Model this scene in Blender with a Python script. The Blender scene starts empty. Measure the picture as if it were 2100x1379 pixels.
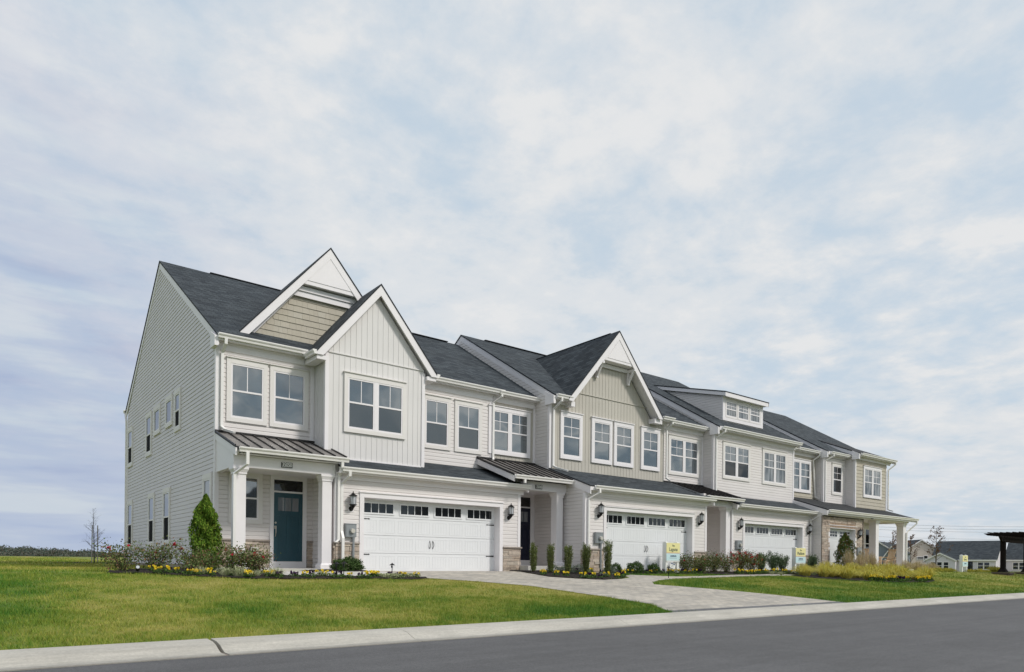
import bpy, math, random
import numpy as np
from mathutils import Vector, Matrix
random.seed(7); rng = np.random.default_rng(7)
R = math.radians
scene = bpy.context.scene

# ---------------------------------------------------------------- camera
cam_d = bpy.data.cameras.new('camera'); cam_o = bpy.data.objects.new('camera', cam_d)
scene.collection.objects.link(cam_o); scene.camera = cam_o
yaw, roll = R(51.9), R(0.59)
F_ = Vector((math.cos(yaw), math.sin(yaw), 0)); R0 = Vector((math.sin(yaw), -math.cos(yaw), 0)); U0 = Vector((0, 0, 1))
Rt = R0*math.cos(roll) + U0*math.sin(roll); Up = U0*math.cos(roll) - R0*math.sin(roll)
cam_o.matrix_world = Matrix(((Rt.x, Up.x, -F_.x, 0), (Rt.y, Up.y, -F_.y, 0), (Rt.z, Up.z, -F_.z, 1.1), (0, 0, 0, 1)))
cam_d.sensor_width = 36; cam_d.sensor_fit = 'HORIZONTAL'; cam_d.lens = 24.377
cam_d.shift_y = 0.2214; cam_d.clip_end = 3000; cam_d.clip_start = 0.1

# ---------------------------------------------------------------- sun and sky
sun_dir = Vector((0.42, -0.72, 0.75)).normalized()
sd = bpy.data.lights.new('sun', 'SUN'); sd.energy = 2.1; sd.angle = R(10); sd.color = (1, .95, .88)
so = bpy.data.objects.new('sun', sd); scene.collection.objects.link(so)
so.rotation_euler = sun_dir.to_track_quat('Z', 'Y').to_euler()
w = bpy.data.worlds.new('World'); scene.world = w; w.use_nodes = True
nt = w.node_tree; N = nt.nodes; L = nt.links; N.clear()
def nd(t, **k):
    n = N.new(t)
    for a, b in k.items(): setattr(n, a, b)
    return n
out = nd('ShaderNodeOutputWorld'); bg = nd('ShaderNodeBackground'); bg.inputs['Strength'].default_value = 0.1
sky = nd('ShaderNodeTexSky'); sky.sky_type = 'NISHITA'; sky.sun_disc = False
sky.sun_elevation = math.asin(sun_dir.z); sky.sun_rotation = math.atan2(sun_dir.x, sun_dir.y)
sky.air_density = 1.0; sky.dust_density = 2.0
tc = nd('ShaderNodeTexCoord'); sep = nd('ShaderNodeSeparateXYZ'); L.new(tc.outputs['Generated'], sep.inputs[0])
def mth(op, a, b=None, clamp=False):
    n = nd('ShaderNodeMath', operation=op); n.use_clamp = clamp
    for i, v in enumerate((a, b)):
        if v is None: continue
        if isinstance(v, (int, float)): n.inputs[i].default_value = v
        else: L.new(v, n.inputs[i])
    return n.outputs[0]
zc = mth('MAXIMUM', sep.outputs['Z'], 0.0)
dz = mth('ADD', zc, 0.16)
px = mth('DIVIDE', sep.outputs['X'], dz); py = mth('DIVIDE', sep.outputs['Y'], dz)
cmb = nd('ShaderNodeCombineXYZ'); L.new(px, cmb.inputs[0]); L.new(py, cmb.inputs[1])
def noise(scale, detail, rough, dist=0.0, vec=None, off=(0, 0, 0)):
    m = nd('ShaderNodeMapping'); m.inputs['Location'].default_value = off
    L.new(vec or cmb.outputs[0], m.inputs['Vector'])
    n = nd('ShaderNodeTexNoise'); n.inputs['Scale'].default_value = scale; n.inputs['Detail'].default_value = detail
    n.inputs['Roughness'].default_value = rough; n.inputs['Distortion'].default_value = dist
    L.new(m.outputs[0], n.inputs['Vector']); return n.outputs['Fac']
def ramp(fac, stops):
    r = nd('ShaderNodeValToRGB'); e = r.color_ramp.elements
    while len(e) < len(stops): e.new(0.5)
    for i, (p, c) in enumerate(stops): e[i].position = p; e[i].color = (*c, 1)
    r.color_ramp.interpolation = 'EASE'; L.new(fac, r.inputs[0]); return r.outputs[0]
def mixc(f, a, b, mode='MIX'):
    n = nd('ShaderNodeMix', data_type='RGBA', blend_type=mode)
    if isinstance(f, (int, float)): n.inputs[0].default_value = f
    else: L.new(f, n.inputs[0])
    for i, v in ((6, a), (7, b)):
        if isinstance(v, tuple): n.inputs[i].default_value = (*v, 1)
        else: L.new(v, n.inputs[i])
    return n.outputs[2]
big = noise(0.55, 5, .55, .3, off=(3.1, 1.2, 0)); puff = noise(2.7, 8, .6, .25, off=(.4, 2.0, 0)); fine = noise(6.2, 7, .62, .1)
dens = mth('ADD', mth('MULTIPLY', big, .36), mth('ADD', mth('MULTIPLY', puff, .46), mth('MULTIPLY', fine, .30)))
mask = ramp(dens, [(.44, (0, 0, 0)), (.62, (1, 1, 1))])
cloudcol = ramp(mth('ADD', mth('MULTIPLY', puff, .58), mth('MULTIPLY', fine, .42)), [(.38, (5.85, 6.35, 6.8)), (.50, (6.4, 6.7, 7.0)), (.61, (7.0, 7.1, 7.2))])
# the clear patches: pale blue between thin clouds, a touch of the physical sky in it
clear = mixc(0.10, (5.2, 6.15, 7.05), sky.outputs[0])
col = mixc(mask, clear, cloudcol)
# towards the north-west (left) the low cloud bank is darker and bluer, in flat bands
az = mth('ADD', mth('MULTIPLY', sep.outputs['X'], -0.80), mth('MULTIPLY', sep.outputs['Y'], 0.60))
low = mth('SUBTRACT', 1.0, mth('MULTIPLY', zc, 1.45), True)
bankf = mth('MULTIPLY', ramp(az, [(.18, (0, 0, 0)), (.54, (1, 1, 1))]), low)
mp2 = nd('ShaderNodeMapping'); mp2.inputs['Scale'].default_value = (1.3, 1.3, 9); L.new(tc.outputs['Generated'], mp2.inputs['Vector'])
bands = noise(2.6, 5, .55, .2, vec=mp2.outputs[0])
bankc = ramp(bands, [(.34, (2.7, 3.3, 5.2)), (.50, (3.5, 4.2, 5.8)), (.66, (4.7, 5.4, 6.3))])
col = mixc(mth('MULTIPLY', bankf, 1.0, True), col, bankc)
# low sky elsewhere is a bit bluer than overhead
hz = ramp(zc, [(.0, (1, 1, 1)), (.30, (0, 0, 0))])
hzc = ramp(bands, [(.35, (4.6, 5.4, 6.5)), (.65, (6.1, 6.4, 6.6))])
col = mixc(mth('MULTIPLY', hz, .35), col, hzc)
# heavier cloud in the south, behind the camera: what the windows mirror
south = mth('MULTIPLY', ramp(mth('MULTIPLY', sep.outputs['Y'], -1.0), [(.05, (0, 0, 0)), (.55, (1, 1, 1))]), ramp(zc, [(.0, (1, 1, 1)), (.75, (0, 0, 0))]))
sc = ramp(noise(2.3, 6, .55, .6, off=(7, 3, 0)), [(.38, (2.4, 3.3, 4.1)), (.50, (4.8, 5.6, 6.1)), (.60, (8.2, 8.6, 8.6))])
col = mixc(mth('MULTIPLY', south, .85), col, sc)
L.new(col, bg.inputs['Color']); L.new(bg.outputs[0], out.inputs['Surface'])
scene.view_settings.view_transform = 'Standard'; scene.view_settings.look = 'None'
scene.view_settings.exposure = 0.16; scene.view_settings.gamma = 1
scene.render.engine = 'CYCLES'; scene.cycles.caustics_reflective = False; scene.cycles.sample_clamp_indirect = 2.5; scene.cycles.blur_glossy = 1.0; scene.cycles.caustics_refractive = False

# ---------------------------------------------------------------- materials
def M(name, base, rough=.6, var=0, vscale=3, bump=0, bscale=40, metal=0, spec=.5, rand=None, stretch=None):
    m = bpy.data.materials.new(name); m.use_nodes = True; t = m.node_tree; b = t.nodes['Principled BSDF']
    b.inputs['Roughness'].default_value = rough; b.inputs['Metallic'].default_value = metal
    b.inputs['Specular IOR Level'].default_value = spec
    b.inputs['Base Color'].default_value = (*base, 1)
    tcn = t.nodes.new('ShaderNodeTexCoord'); vec = tcn.outputs['Object']
    if stretch:
        mp = t.nodes.new('ShaderNodeMapping'); mp.inputs['Scale'].default_value = stretch; t.links.new(vec, mp.inputs[0]); vec = mp.outputs[0]
    last = None
    if rand:                                   # one colour per leaf, stone or shingle
        g = t.nodes.new('ShaderNodeNewGeometry'); r = t.nodes.new('ShaderNodeValToRGB')
        e = r.color_ramp.elements
        while len(e) < len(rand): e.new(.5)
        for i, c in enumerate(rand): e[i].position = i/(len(rand)-1); e[i].color = (*c, 1)
        t.links.new(g.outputs['Random Per Island'], r.inputs[0]); last = r.outputs[0]
    if var:
        n = t.nodes.new('ShaderNodeTexNoise'); n.inputs['Scale'].default_value = vscale; n.inputs['Detail'].default_value = 6
        t.links.new(vec, n.inputs['Vector'])
        mr = t.nodes.new('ShaderNodeMapRange'); mr.inputs[1].default_value = .3; mr.inputs[2].default_value = .7
        mr.inputs[3].default_value = 1-var; mr.inputs[4].default_value = 1+var; t.links.new(n.outputs['Fac'], mr.inputs[0])
        mx = t.nodes.new('ShaderNodeMix'); mx.data_type = 'RGBA'; mx.blend_type = 'MULTIPLY'; mx.inputs[0].default_value = 1
        if last: t.links.new(last, mx.inputs[6])
        else: mx.inputs[6].default_value = (*base, 1)
        t.links.new(mr.outputs[0], mx.inputs[7]); last = mx.outputs[2]
    if last: t.links.new(last, b.inputs['Base Color'])
    if bump:
        n2 = t.nodes.new('ShaderNodeTexNoise'); n2.inputs['Scale'].default_value = bscale; n2.inputs['Detail'].default_value = 4
        t.links.new(vec, n2.inputs['Vector']); bp = t.nodes.new('ShaderNodeBump'); bp.inputs['Strength'].default_value = 1
        bp.inputs['Distance'].default_value = bump; t.links.new(n2.outputs['Fac'], bp.inputs['Height']); t.links.new(bp.outputs[0], b.inputs['Normal'])
    return m
def brickmat(name, c1, c2, mortar, w, h, rough=.85, uv=True, msize=.012, noise_s=30, third=None, bump=.004, offset=.5, nstretch=(1, 1, 1), namp=.22):
    m = bpy.data.materials.new(name); m.use_nodes = True; t = m.node_tree; b = t.nodes['Principled BSDF']; b.inputs['Roughness'].default_value = rough
    tcn = t.nodes.new('ShaderNodeTexCoord'); vec = tcn.outputs['UV' if uv else 'Object']
    br = t.nodes.new('ShaderNodeTexBrick'); br.inputs['Scale'].default_value = 1; br.inputs['Brick Width'].default_value = w; br.inputs['Row Height'].default_value = h
    br.inputs['Mortar Size'].default_value = msize; br.inputs['Color1'].default_value = (*c1, 1); br.inputs['Color2'].default_value = (*c2, 1); br.inputs['Mortar'].default_value = (*mortar, 1)
    br.inputs['Mortar Smooth'].default_value = .3; br.offset = offset
    t.links.new(vec, br.inputs['Vector'])
    mpn = t.nodes.new('ShaderNodeMapping'); mpn.inputs['Scale'].default_value = nstretch; t.links.new(vec, mpn.inputs[0])
    n = t.nodes.new('ShaderNodeTexNoise'); n.inputs['Scale'].default_value = noise_s; n.inputs['Detail'].default_value = 5; n.inputs['Roughness'].default_value = .7; t.links.new(mpn.outputs[0], n.inputs['Vector'])
    mr = t.nodes.new('ShaderNodeMapRange'); mr.inputs[1].default_value = .3; mr.inputs[2].default_value = .7; mr.inputs[3].default_value = 1-namp; mr.inputs[4].default_value = 1+namp
    t.links.new(n.outputs['Fac'], mr.inputs[0])
    mx = t.nodes.new('ShaderNodeMix'); mx.data_type = 'RGBA'; mx.blend_type = 'MULTIPLY'; mx.inputs[0].default_value = 1
    t.links.new(br.outputs['Color'], mx.inputs[6]); t.links.new(mr.outputs[0], mx.inputs[7])
    n3 = t.nodes.new('ShaderNodeTexNoise'); n3.inputs['Scale'].default_value = .7; n3.inputs['Detail'].default_value = 3; t.links.new(vec, n3.inputs['Vector'])
    mr3 = t.nodes.new('ShaderNodeMapRange'); mr3.inputs[1].default_value = .3; mr3.inputs[2].default_value = .7; mr3.inputs[3].default_value = .88; mr3.inputs[4].default_value = 1.12
    t.links.new(n3.outputs['Fac'], mr3.inputs[0])
    mx3 = t.nodes.new('ShaderNodeMix'); mx3.data_type = 'RGBA'; mx3.blend_type = 'MULTIPLY'; mx3.inputs[0].default_value = 1
    t.links.new(mx.outputs[2], mx3.inputs[6]); t.links.new(mr3.outputs[0], mx3.inputs[7])
    t.links.new(mx3.outputs[2], b.inputs['Base Color'])
    bp = t.nodes.new('ShaderNodeBump'); bp.inputs['Distance'].default_value = bump; bp.invert = True
    t.links.new(br.outputs['Fac'], bp.inputs['Height']); t.links.new(bp.outputs[0], b.inputs['Normal'])
    return m
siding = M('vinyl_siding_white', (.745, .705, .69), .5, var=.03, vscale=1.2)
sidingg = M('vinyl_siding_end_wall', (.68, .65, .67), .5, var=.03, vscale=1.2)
trim = M('white_trim', (.83, .80, .815), .45, var=.02, vscale=2)
gutterm = M('gutter_white', (.83, .81, .79), .35, var=.03, vscale=3)
batten_w = M('board_batten_white', (.72, .70, .69), .55, var=.03, vscale=1)
batten_t = M('board_batten_tan', (.52, .49, .435), .55, var=.04, vscale=1)
shakem = M('cedar_shake_tan', (.5, .46, .36), .75, var=.08, vscale=18, stretch=(6, 6, .6), rand=[(.46, .42, .345), (.49, .45, .375), (.47, .43, .35), (.50, .465, .395)])
stonem = M('ledger_stone', (.4, .33, .28), .85, var=.18, vscale=14, bump=.01, bscale=35, rand=[(.40, .31, .24), (.50, .41, .33), (.31, .25, .21), (.57, .49, .41), (.44, .35, .29), (.46, .41, .35), (.51, .40, .32)])
mortar = M('mortar', (.26, .22, .19), .95)
capm = M('stone_cap', (.33, .285, .25), .8, var=.12, vscale=10)
brickm = M('soldier_brick', (.3, .2, .15), .85, var=.12, vscale=20, rand=[(.36, .25, .18), (.42, .31, .23), (.30, .21, .16)])
shingle = brickmat('asphalt_shingle', (.013, .020, .028), (.056, .068, .078), (.010, .014, .019), .33, .142, .9, msize=.012, noise_s=1.6, bump=.01, nstretch=(1.2, 5, 1), namp=.30)
shingle_b = brickmat('asphalt_shingle_black', (.016, .018, .022), (.036, .038, .042), (.01, .01, .012), .30, .142, .9, msize=.010, noise_s=1.6, bump=.01, nstretch=(1.2, 5, 1), namp=.4)
shedge = M('shingle_edge', (.02, .024, .03), .9)
metal = M('metal_roof', (.20, .185, .175), .5, metal=.2)
metald = M('metal_seam', (.03, .028, .028), .4, metal=.3)
gdoor = M('garage_door_white', (.79, .80, .82), .4, var=.015, vscale=2)
blackm = M('black_metal', (.012, .012, .013), .4, metal=.4)
frost = M('seeded_glass', (.55, .57, .6), .25)
teal = M('teal_door', (.022, .075, .10), .35, var=.06, vscale=3)
navy = M('navy_door', (.004, .008, .028), .35)
meterm = M('meter_grey', (.30, .32, .335), .4, metal=.3, var=.05)
meterg = M('meter_glass', (.55, .53, .48), .15)
slabm = M('porch_slab', (.55, .53, .50), .8, var=.08, vscale=4)
nickel = M('satin_nickel', (.6, .56, .5), .3, metal=.9)
def glassmat(name, base, rough=.03, spec=.5, ior=2.0):
    m = M(name, base, rough, spec=spec); t = m.node_tree; b = t.nodes['Principled BSDF']
    b.inputs['IOR'].default_value = ior
    n = t.nodes.new('ShaderNodeTexNoise'); n.inputs['Scale'].default_value = .9; n.inputs['Detail'].default_value = 1
    tcn = t.nodes.new('ShaderNodeTexCoord'); t.links.new(tcn.outputs['Object'], n.inputs['Vector'])
    bp = t.nodes.new('ShaderNodeBump'); bp.inputs['Distance'].default_value = .022; bp.inputs['Strength'].default_value = .8
    t.links.new(n.outputs['Fac'], bp.inputs['Height']); t.links.new(bp.outputs[0], b.inputs['Normal'])
    return m
glass = glassmat('window_glass', (.018, .036, .048), ior=3.2)
glass_l = glassmat('window_glass_pale', (.15, .17, .19), .05, ior=2.4)      # blinds behind, and reflected sky put into the pale base colour
glass_d = glassmat('window_glass_dark', (.006, .008, .010), .04, ior=1.7)
casing_m = M('window_casing', (.765, .735, .71), .5, var=.02)
glass_c = glassmat('window_glass_curtained', (.15, .16, .17), .04, ior=2.2)
def curtains(m):                             # pale curtain folds close behind the glass
    t = m.node_tree; b = t.nodes['Principled BSDF']; tcn = t.nodes.new('ShaderNodeTexCoord'); mp = t.nodes.new('ShaderNodeMapping'); mp.inputs['Scale'].default_value = (1, 1, .12); t.links.new(tcn.outputs['Object'], mp.inputs[0])
    n = t.nodes.new('ShaderNodeTexNoise'); n.inputs['Scale'].default_value = 7; n.inputs['Detail'].default_value = 3; t.links.new(mp.outputs[0], n.inputs['Vector'])
    r = t.nodes.new('ShaderNodeValToRGB'); e = r.color_ramp.elements; e[0].position = .38; e[0].color = (.04, .05, .06, 1); e[1].position = .6; e[1].color = (.27, .28, .29, 1); t.links.new(n.outputs['Fac'], r.inputs[0]); t.links.new(r.outputs[0], b.inputs['Base Color'])
curtains(glass_c)
screen = M('insect_screen', (.012, .013, .015), .85, spec=.1)
screen_g = glassmat('screened_glass', (.022, .032, .038), .10, ior=2.3)

# ---------------------------------------------------------------- mesh builder
class MB:
    def __init__(s): s.v = []; s.f = []; s.m = []; s.uv = []; s.hasuv = False
    def face(s, pts, m=0, uv=None):
        i = len(s.v); s.v += [tuple(p) for p in pts]; s.f.append(tuple(range(i, i+len(pts)))); s.m.append(m)
        if uv: s.hasuv = True
        s.uv += uv if uv else [(0, 0)]*len(pts)
    def hexa(s, p, m=0):
        i = len(s.v); s.v += [tuple(q) for q in p]
        for f in ((0, 3, 2, 1), (4, 5, 6, 7), (0, 1, 5, 4), (1, 2, 6, 5), (2, 3, 7, 6), (3, 0, 4, 7)):
            s.f.append(tuple(i+k for k in f)); s.m.append(m); s.uv += [(0, 0)]*4
    def box(s, x0, x1, y0, y1, z0, z1, m=0):
        s.hexa([(x0, y0, z0), (x1, y0, z0), (x1, y1, z0), (x0, y1, z0), (x0, y0, z1), (x1, y0, z1), (x1, y1, z1), (x0, y1, z1)], m)
    def extr(s, poly, vec, m=0, mside=None, caps=True):
        n = len(poly); a = [Vector(p) for p in poly]; v = Vector(vec); b = [p+v for p in a]; i = len(s.v)
        s.v += [tuple(p) for p in a+b]
        if caps:
            s.f.append(tuple(i+k for k in range(n))[::-1]); s.m.append(m); s.uv += [(0, 0)]*n
            s.f.append(tuple(i+n+k for k in range(n))); s.m.append(m); s.uv += [(0, 0)]*n
        for k in range(n):
            j = (k+1) % n; s.f.append((i+k, i+j, i+n+j, i+n+k)); s.m.append(m if mside is None else mside); s.uv += [(0, 0)]*4
    def tube(s, pts, rad, n=8, m=0, cap=True):
        pts = [Vector(p) for p in pts]; rr = rad if isinstance(rad, (list, tuple)) else [rad]*len(pts); i0 = len(s.v)
        up = Vector((0, 0, 1))
        for k, p in enumerate(pts):
            t = (pts[min(k+1, len(pts)-1)]-pts[max(k-1, 0)]).normalized()
            a = t.cross(up if abs(t.z) < .95 else Vector((1, 0, 0))).normalized(); b = t.cross(a)
            for j in range(n):
                an = 2*math.pi*j/n; s.v.append(tuple(p+(a*math.cos(an)+b*math.sin(an))*rr[k]))
        for k in range(len(pts)-1):
            for j in range(n):
                q = (j+1) % n; s.f.append((i0+k*n+j, i0+k*n+q, i0+(k+1)*n+q, i0+(k+1)*n+j)); s.m.append(m); s.uv += [(0, 0)]*4
        if cap:
            s.f.append(tuple(i0+j for j in range(n))[::-1]); s.m.append(m); s.uv += [(0, 0)]*n
            e = i0+(len(pts)-1)*n; s.f.append(tuple(e+j for j in range(n))); s.m.append(m); s.uv += [(0, 0)]*n
    def rect(s, pts, W, w, t, m=0):      # rectangular section swept along pts; W = width axis
        pts = [Vector(p) for p in pts]; W = Vector(W).normalized(); i0 = len(s.v)
        for k, p in enumerate(pts):
            d1 = (pts[k]-pts[k-1]).normalized() if k else (pts[1]-pts[0]).normalized()
            d2 = (pts[k+1]-pts[k]).normalized() if k < len(pts)-1 else d1
            tt = (d1+d2).normalized(); nn = tt.cross(W).normalized(); sc = 1/max(.5, tt.dot(d1)); 
            for a, b in ((-1, -1), (1, -1), (1, 1), (-1, 1)): s.v.append(tuple(p+W*(a*w/2)+nn*(b*t/2*sc)))
        for k in range(len(pts)-1):
            for j in range(4):
                q = (j+1) % 4; s.f.append((i0+k*4+j, i0+k*4+q, i0+k*4+4+q, i0+k*4+4+j)); s.m.append(m); s.uv += [(0, 0)]*4
        s.f.append((i0+3, i0+2, i0+1, i0)); s.m.append(m); s.uv += [(0, 0)]*4
        e = i0+(len(pts)-1)*4; s.f.append((e, e+1, e+2, e+3)); s.m.append(m); s.uv += [(0, 0)]*4
    def cyl(s, c, axis, r0, r1, h, n=16, m=0):
        c = Vector(c); a = Vector(axis).normalized(); s.tube([c, c+a*h], [r0, r1], n, m)
    def build(s, name, mats, parent=None, smooth=False):
        me = bpy.data.meshes.new(name); me.from_pydata(s.v, [], s.f)
        for mm in (mats if isinstance(mats, (list, tuple)) else [mats]): me.materials.append(mm)
        if any(s.m): me.polygons.foreach_set('material_index', s.m)
        if s.hasuv:
            l = me.uv_layers.new(name='UVMap'); l.data.foreach_set('uv', [c for u in s.uv for c in u])
        if smooth: me.polygons.foreach_set('use_smooth', [True]*len(me.polygons))
        me.update(); o = bpy.data.objects.new(name, me); scene.collection.objects.link(o)
        if parent: o.parent = parent; o.matrix_parent_inverse = parent.matrix_world.inverted()
        return o
def empty(name, loc=(0, 0, 0)):
    o = bpy.data.objects.new(name, None); scene.collection.objects.link(o); o.location = loc
    o.matrix_world = Matrix.Translation(loc); return o
def tag(o, label=None, cat=None, group=None, kind=None):
    if label: o['label'] = label
    if cat: o['category'] = cat
    if group: o['group'] = group
    if kind: o['kind'] = kind
    return o
def copy_tree(o, loc=None, rz=None, parent=None, label=None):
    c = o.copy(); scene.collection.objects.link(c)
    if parent: c.parent = parent
    if loc is not None: c.location = loc
    if rz is not None: c.rotation_euler = (c.rotation_euler[0], c.rotation_euler[1], rz)
    if label: c['label'] = label
    for ch in list(o.children): copy_tree(ch, parent=c)
    return c
# ---------------------------------------------------------------- wall frames and claddings
class Fr:
    """a wall plane: u runs along it, z up, d outwards"""
    def __init__(s, axis, at):
        if axis == 'front': s.O = Vector((0, at, 0)); s.U = Vector((1, 0, 0)); s.N = Vector((0, -1, 0))
        elif axis == 'left': s.O = Vector((at, 0, 0)); s.U = Vector((0, 1, 0)); s.N = Vector((-1, 0, 0))
        elif axis == 'right': s.O = Vector((at, 0, 0)); s.U = Vector((0, 1, 0)); s.N = Vector((1, 0, 0))
        else: s.O = Vector((0, at, 0)); s.U = Vector((1, 0, 0)); s.N = Vector((0, 1, 0))
    def p(s, u, z, d=0): q = s.O+s.U*u+s.N*d; return (q.x, q.y, z)
def fb(mb, F, u0, u1, z0, z1, d0, d1, m=0):
    mb.hexa([F.p(u0, z0, d0), F.p(u1, z0, d0), F.p(u1, z0, d1), F.p(u0, z0, d1), F.p(u0, z1, d0), F.p(u1, z1, d0), F.p(u1, z1, d1), F.p(u0, z1, d1)], m)
def span_u(poly, z):
    us = []
    n = len(poly)
    for i in range(n):
        (a, za), (b, zb) = poly[i], poly[(i+1) % n]
        if (za-z)*(zb-z) <= 0 and za != zb: us.append(a+(b-a)*(z-za)/(zb-za))
        elif za == zb == z: us += [a, b]
    return (min(us), max(us)) if us else None
def span_z(poly, u):
    r = span_u([(z, a) for a, z in poly], u); return r
def rectp(u0, u1, z0, z1): return [(u0, z0), (u1, z0), (u1, z1), (u0, z1)]
def backing(mb, F, poly, th=.14, m=0):
    if abs(F.N.x) > .5:                       # side walls start just behind the front wall's face
        lo = min(u for u, _ in poly); poly = [(u+.012 if u < lo+1e-6 else u, z) for u, z in poly]
    a = [Vector(F.p(u, z, 0)) for u, z in poly]; mb.extr(a, tuple(F.N*-th), m)
def lap(mb, F, poly, expo=.125, proud=.019, m=0, zref=0.8):
    backing(mb, F, poly, m=m)
    z0 = min(z for _, z in poly); z1 = max(z for _, z in poly)
    k = math.floor((z0-zref)/expo); zz = zref+k*expo
    while zz < z1-1e-4:
        a = max(zz, z0); b = min(zz+expo, z1); e = 1e-4
        sa, sb = span_u(poly, a+e), span_u(poly, b-e)
        if sa and sb:
            da, dc, db = proud+.004, proud, .004; c = min(max(zz+expo*.76, a+.004), b-.002); t = (c-a)/(b-a)
            s0, s1 = sa[0]+(sb[0]-sa[0])*t, sa[1]+(sb[1]-sa[1])*t
            mb.face([F.p(sa[0], a, da), F.p(sa[1], a, da), F.p(s1, c, dc), F.p(s0, c, dc)], m)
            mb.face([F.p(s0, c, dc), F.p(s1, c, dc), F.p(sb[1], b, db), F.p(sb[0], b, db)], m)
            mb.face([F.p(sa[0], a, 0), F.p(sa[1], a, 0), F.p(sa[1], a, da), F.p(sa[0], a, da)], m)
            # closed ends so that the laps show at corners
            mb.face([F.p(sa[0], a, 0), F.p(sa[0], a, da), F.p(sb[0], b, db), F.p(sb[0], b, 0)], m)
            mb.face([F.p(sa[1], a, 0), F.p(sa[1], a, da), F.p(sb[1], b, db), F.p(sb[1], b, 0)], m)
        zz += expo
def battens(mb, F, poly, sp=.178, w=.013, d=.010, m=0):
    backing(mb, F, poly, m=m)
    u0 = min(u for u, _ in poly); u1 = max(u for u, _ in poly); u = u0+.06
    while u < u1-.05:
        s = span_z(poly, u); 
        if s and s[1]-s[0] > .05: fb(mb, F, u-w/2, u+w/2, s[0]+.003, s[1]-.003, .0015, d, m)
        u += sp
def shakes(mb, F, poly, expo=.19, m=0, wmin=.12, wmax=.30, gap=.003):
    backing(mb, F, poly, m=m)
    z0 = min(z for _, z in poly); z1 = max(z for _, z in poly); z = z0
    while z < z1-.01:
        b = min(z+expo, z1); sa, sb = span_u(poly, z+1e-4), span_u(poly, b-1e-4)
        if sa and sb:
            u = min(sa[0], sb[0])
            while u < max(sa[1], sb[1]):
                wd = random.uniform(wmin, wmax); u2 = u+wd-gap; k = random.uniform(0, .005)
                a0, a1 = max(u, sa[0]), min(u2, sa[1]); b0, b1 = max(u, sb[0]), min(u2, sb[1])
                if a1 > a0 and b1 > b0:
                    zb = z+random.uniform(0, .006)
                    mb.hexa([F.p(a0, zb, .001), F.p(a1, zb, .001), F.p(a1, zb, .019+k), F.p(a0, zb, .019+k),
                             F.p(b0, b, .001), F.p(b1, b, .001), F.p(b1, b, .004), F.p(b0, b, .004)], m)
                u += wd
        z += expo
def stones(mb, F, u0, u1, z0, z1, hmin=.055, hmax=.14, wmin=.14, wmax=.48, m=0, mm=1):
    fb(mb, F, u0, u1, z0, z1, .0, .012, mm)
    z = z0
    while z < z1-.02:
        h = min(random.uniform(hmin, hmax), z1-z)
        if z1-(z+h) < .03: h = z1-z
        u = u0
        while u < u1-.005:
            wd = min(random.uniform(wmin, wmax), u1-u)
            if u1-(u+wd) < .08: wd = u1-u
            k = random.uniform(0, .03); g = .005
            if h > .1 and wd < .3 and random.random() < .35:
                h2 = h*random.uniform(.4, .6)
                fb(mb, F, u+g, u+wd-g, z+g, z+h2-g, .013, .035+k, m); fb(mb, F, u+g, u+wd-g, z+h2+g, z+h-g, .013, .035+random.uniform(0, .03), m)
            else: fb(mb, F, u+g, u+wd-g, z+g, z+h-g, .013, .035+k, m)
            u += wd
        z += h
# ---------------------------------------------------------------- windows and doors
def window(par, F, u0, u1, z0, z1, units=1, grid=(2, 1), rail=.5, cas=.115, glz=None, lower=None, single=False, d0=.0, cap=True, cm=None, name='window', lowgrid=False):
    mb = MB(); D = .060
    fb(mb, F, u0, u0+cas, z0, z1, d0, D); fb(mb, F, u1-cas, u1, z0, z1, d0, D)
    fb(mb, F, u0+cas, u1-cas, z1-cas-.03, z1, d0, D+.002); fb(mb, F, u0+cas, u1-cas, z0, z0+cas, d0, D+.002)
    if cap: fb(mb, F, u0-.025, u1+.025, z1+.001, z1+.03, d0, D+.035)
    W = mb.build(name, cm or casing_m, par)
    a, b, c, e = u0+cas, u1-cas, z0+cas, z1-cas-.03
    fm = MB(); pm = MB(); mu = .10; uw = (b-a-mu*(units-1))/units; fr = .045
    for k in range(units):
        x0 = a+k*(uw+mu); x1 = x0+uw
        if k: fb(fm, F, x0-mu, x0, c, e, .006, .057)
        fb(fm, F, x0, x0+fr, c, e, .006, .054); fb(fm, F, x1-fr, x1, c, e, .006, .054)
        fb(fm, F, x0+fr, x1-fr, e-fr, e, .006, .053); fb(fm, F, x0+fr, x1-fr, c, c+fr+.01, .006, .053)
        zr = c+(e-c)*rail
        if not single: fb(fm, F, x0+fr, x1-fr, zr-.025, zr+.025, .006, .051)
        lo = zr if not single else c
        nx, nz = grid; t = .011
        for i in range(1, nx): q = x0+fr+(x1-x0-2*fr)*i/nx; fb(fm, F, q-t, q+t, (lo+.025 if not single else c+fr), e-fr, .020, .040)
        for j in range(1, nz): q = (lo+.025)+(e-fr-lo-.025)*j/nz; fb(fm, F, x0+fr, x1-fr, q-t, q+t, .021, .0395)
        if single: fb(pm, F, x0+fr, x1-fr, c+fr, e-fr, .012, .033, 0)
        else:
            fb(pm, F, x0+fr, x1-fr, zr+.02, e-fr, .012, .034, 0)
            fb(pm, F, x0+fr, x1-fr, c+fr, zr-.02, .010, .031, 1)
            # reveal of the set-back lower sash
    fm.build('sash_frame', trim, W); pm.build('pane', [glz or glass, lower or glz or glass], W)
    return W
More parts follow.
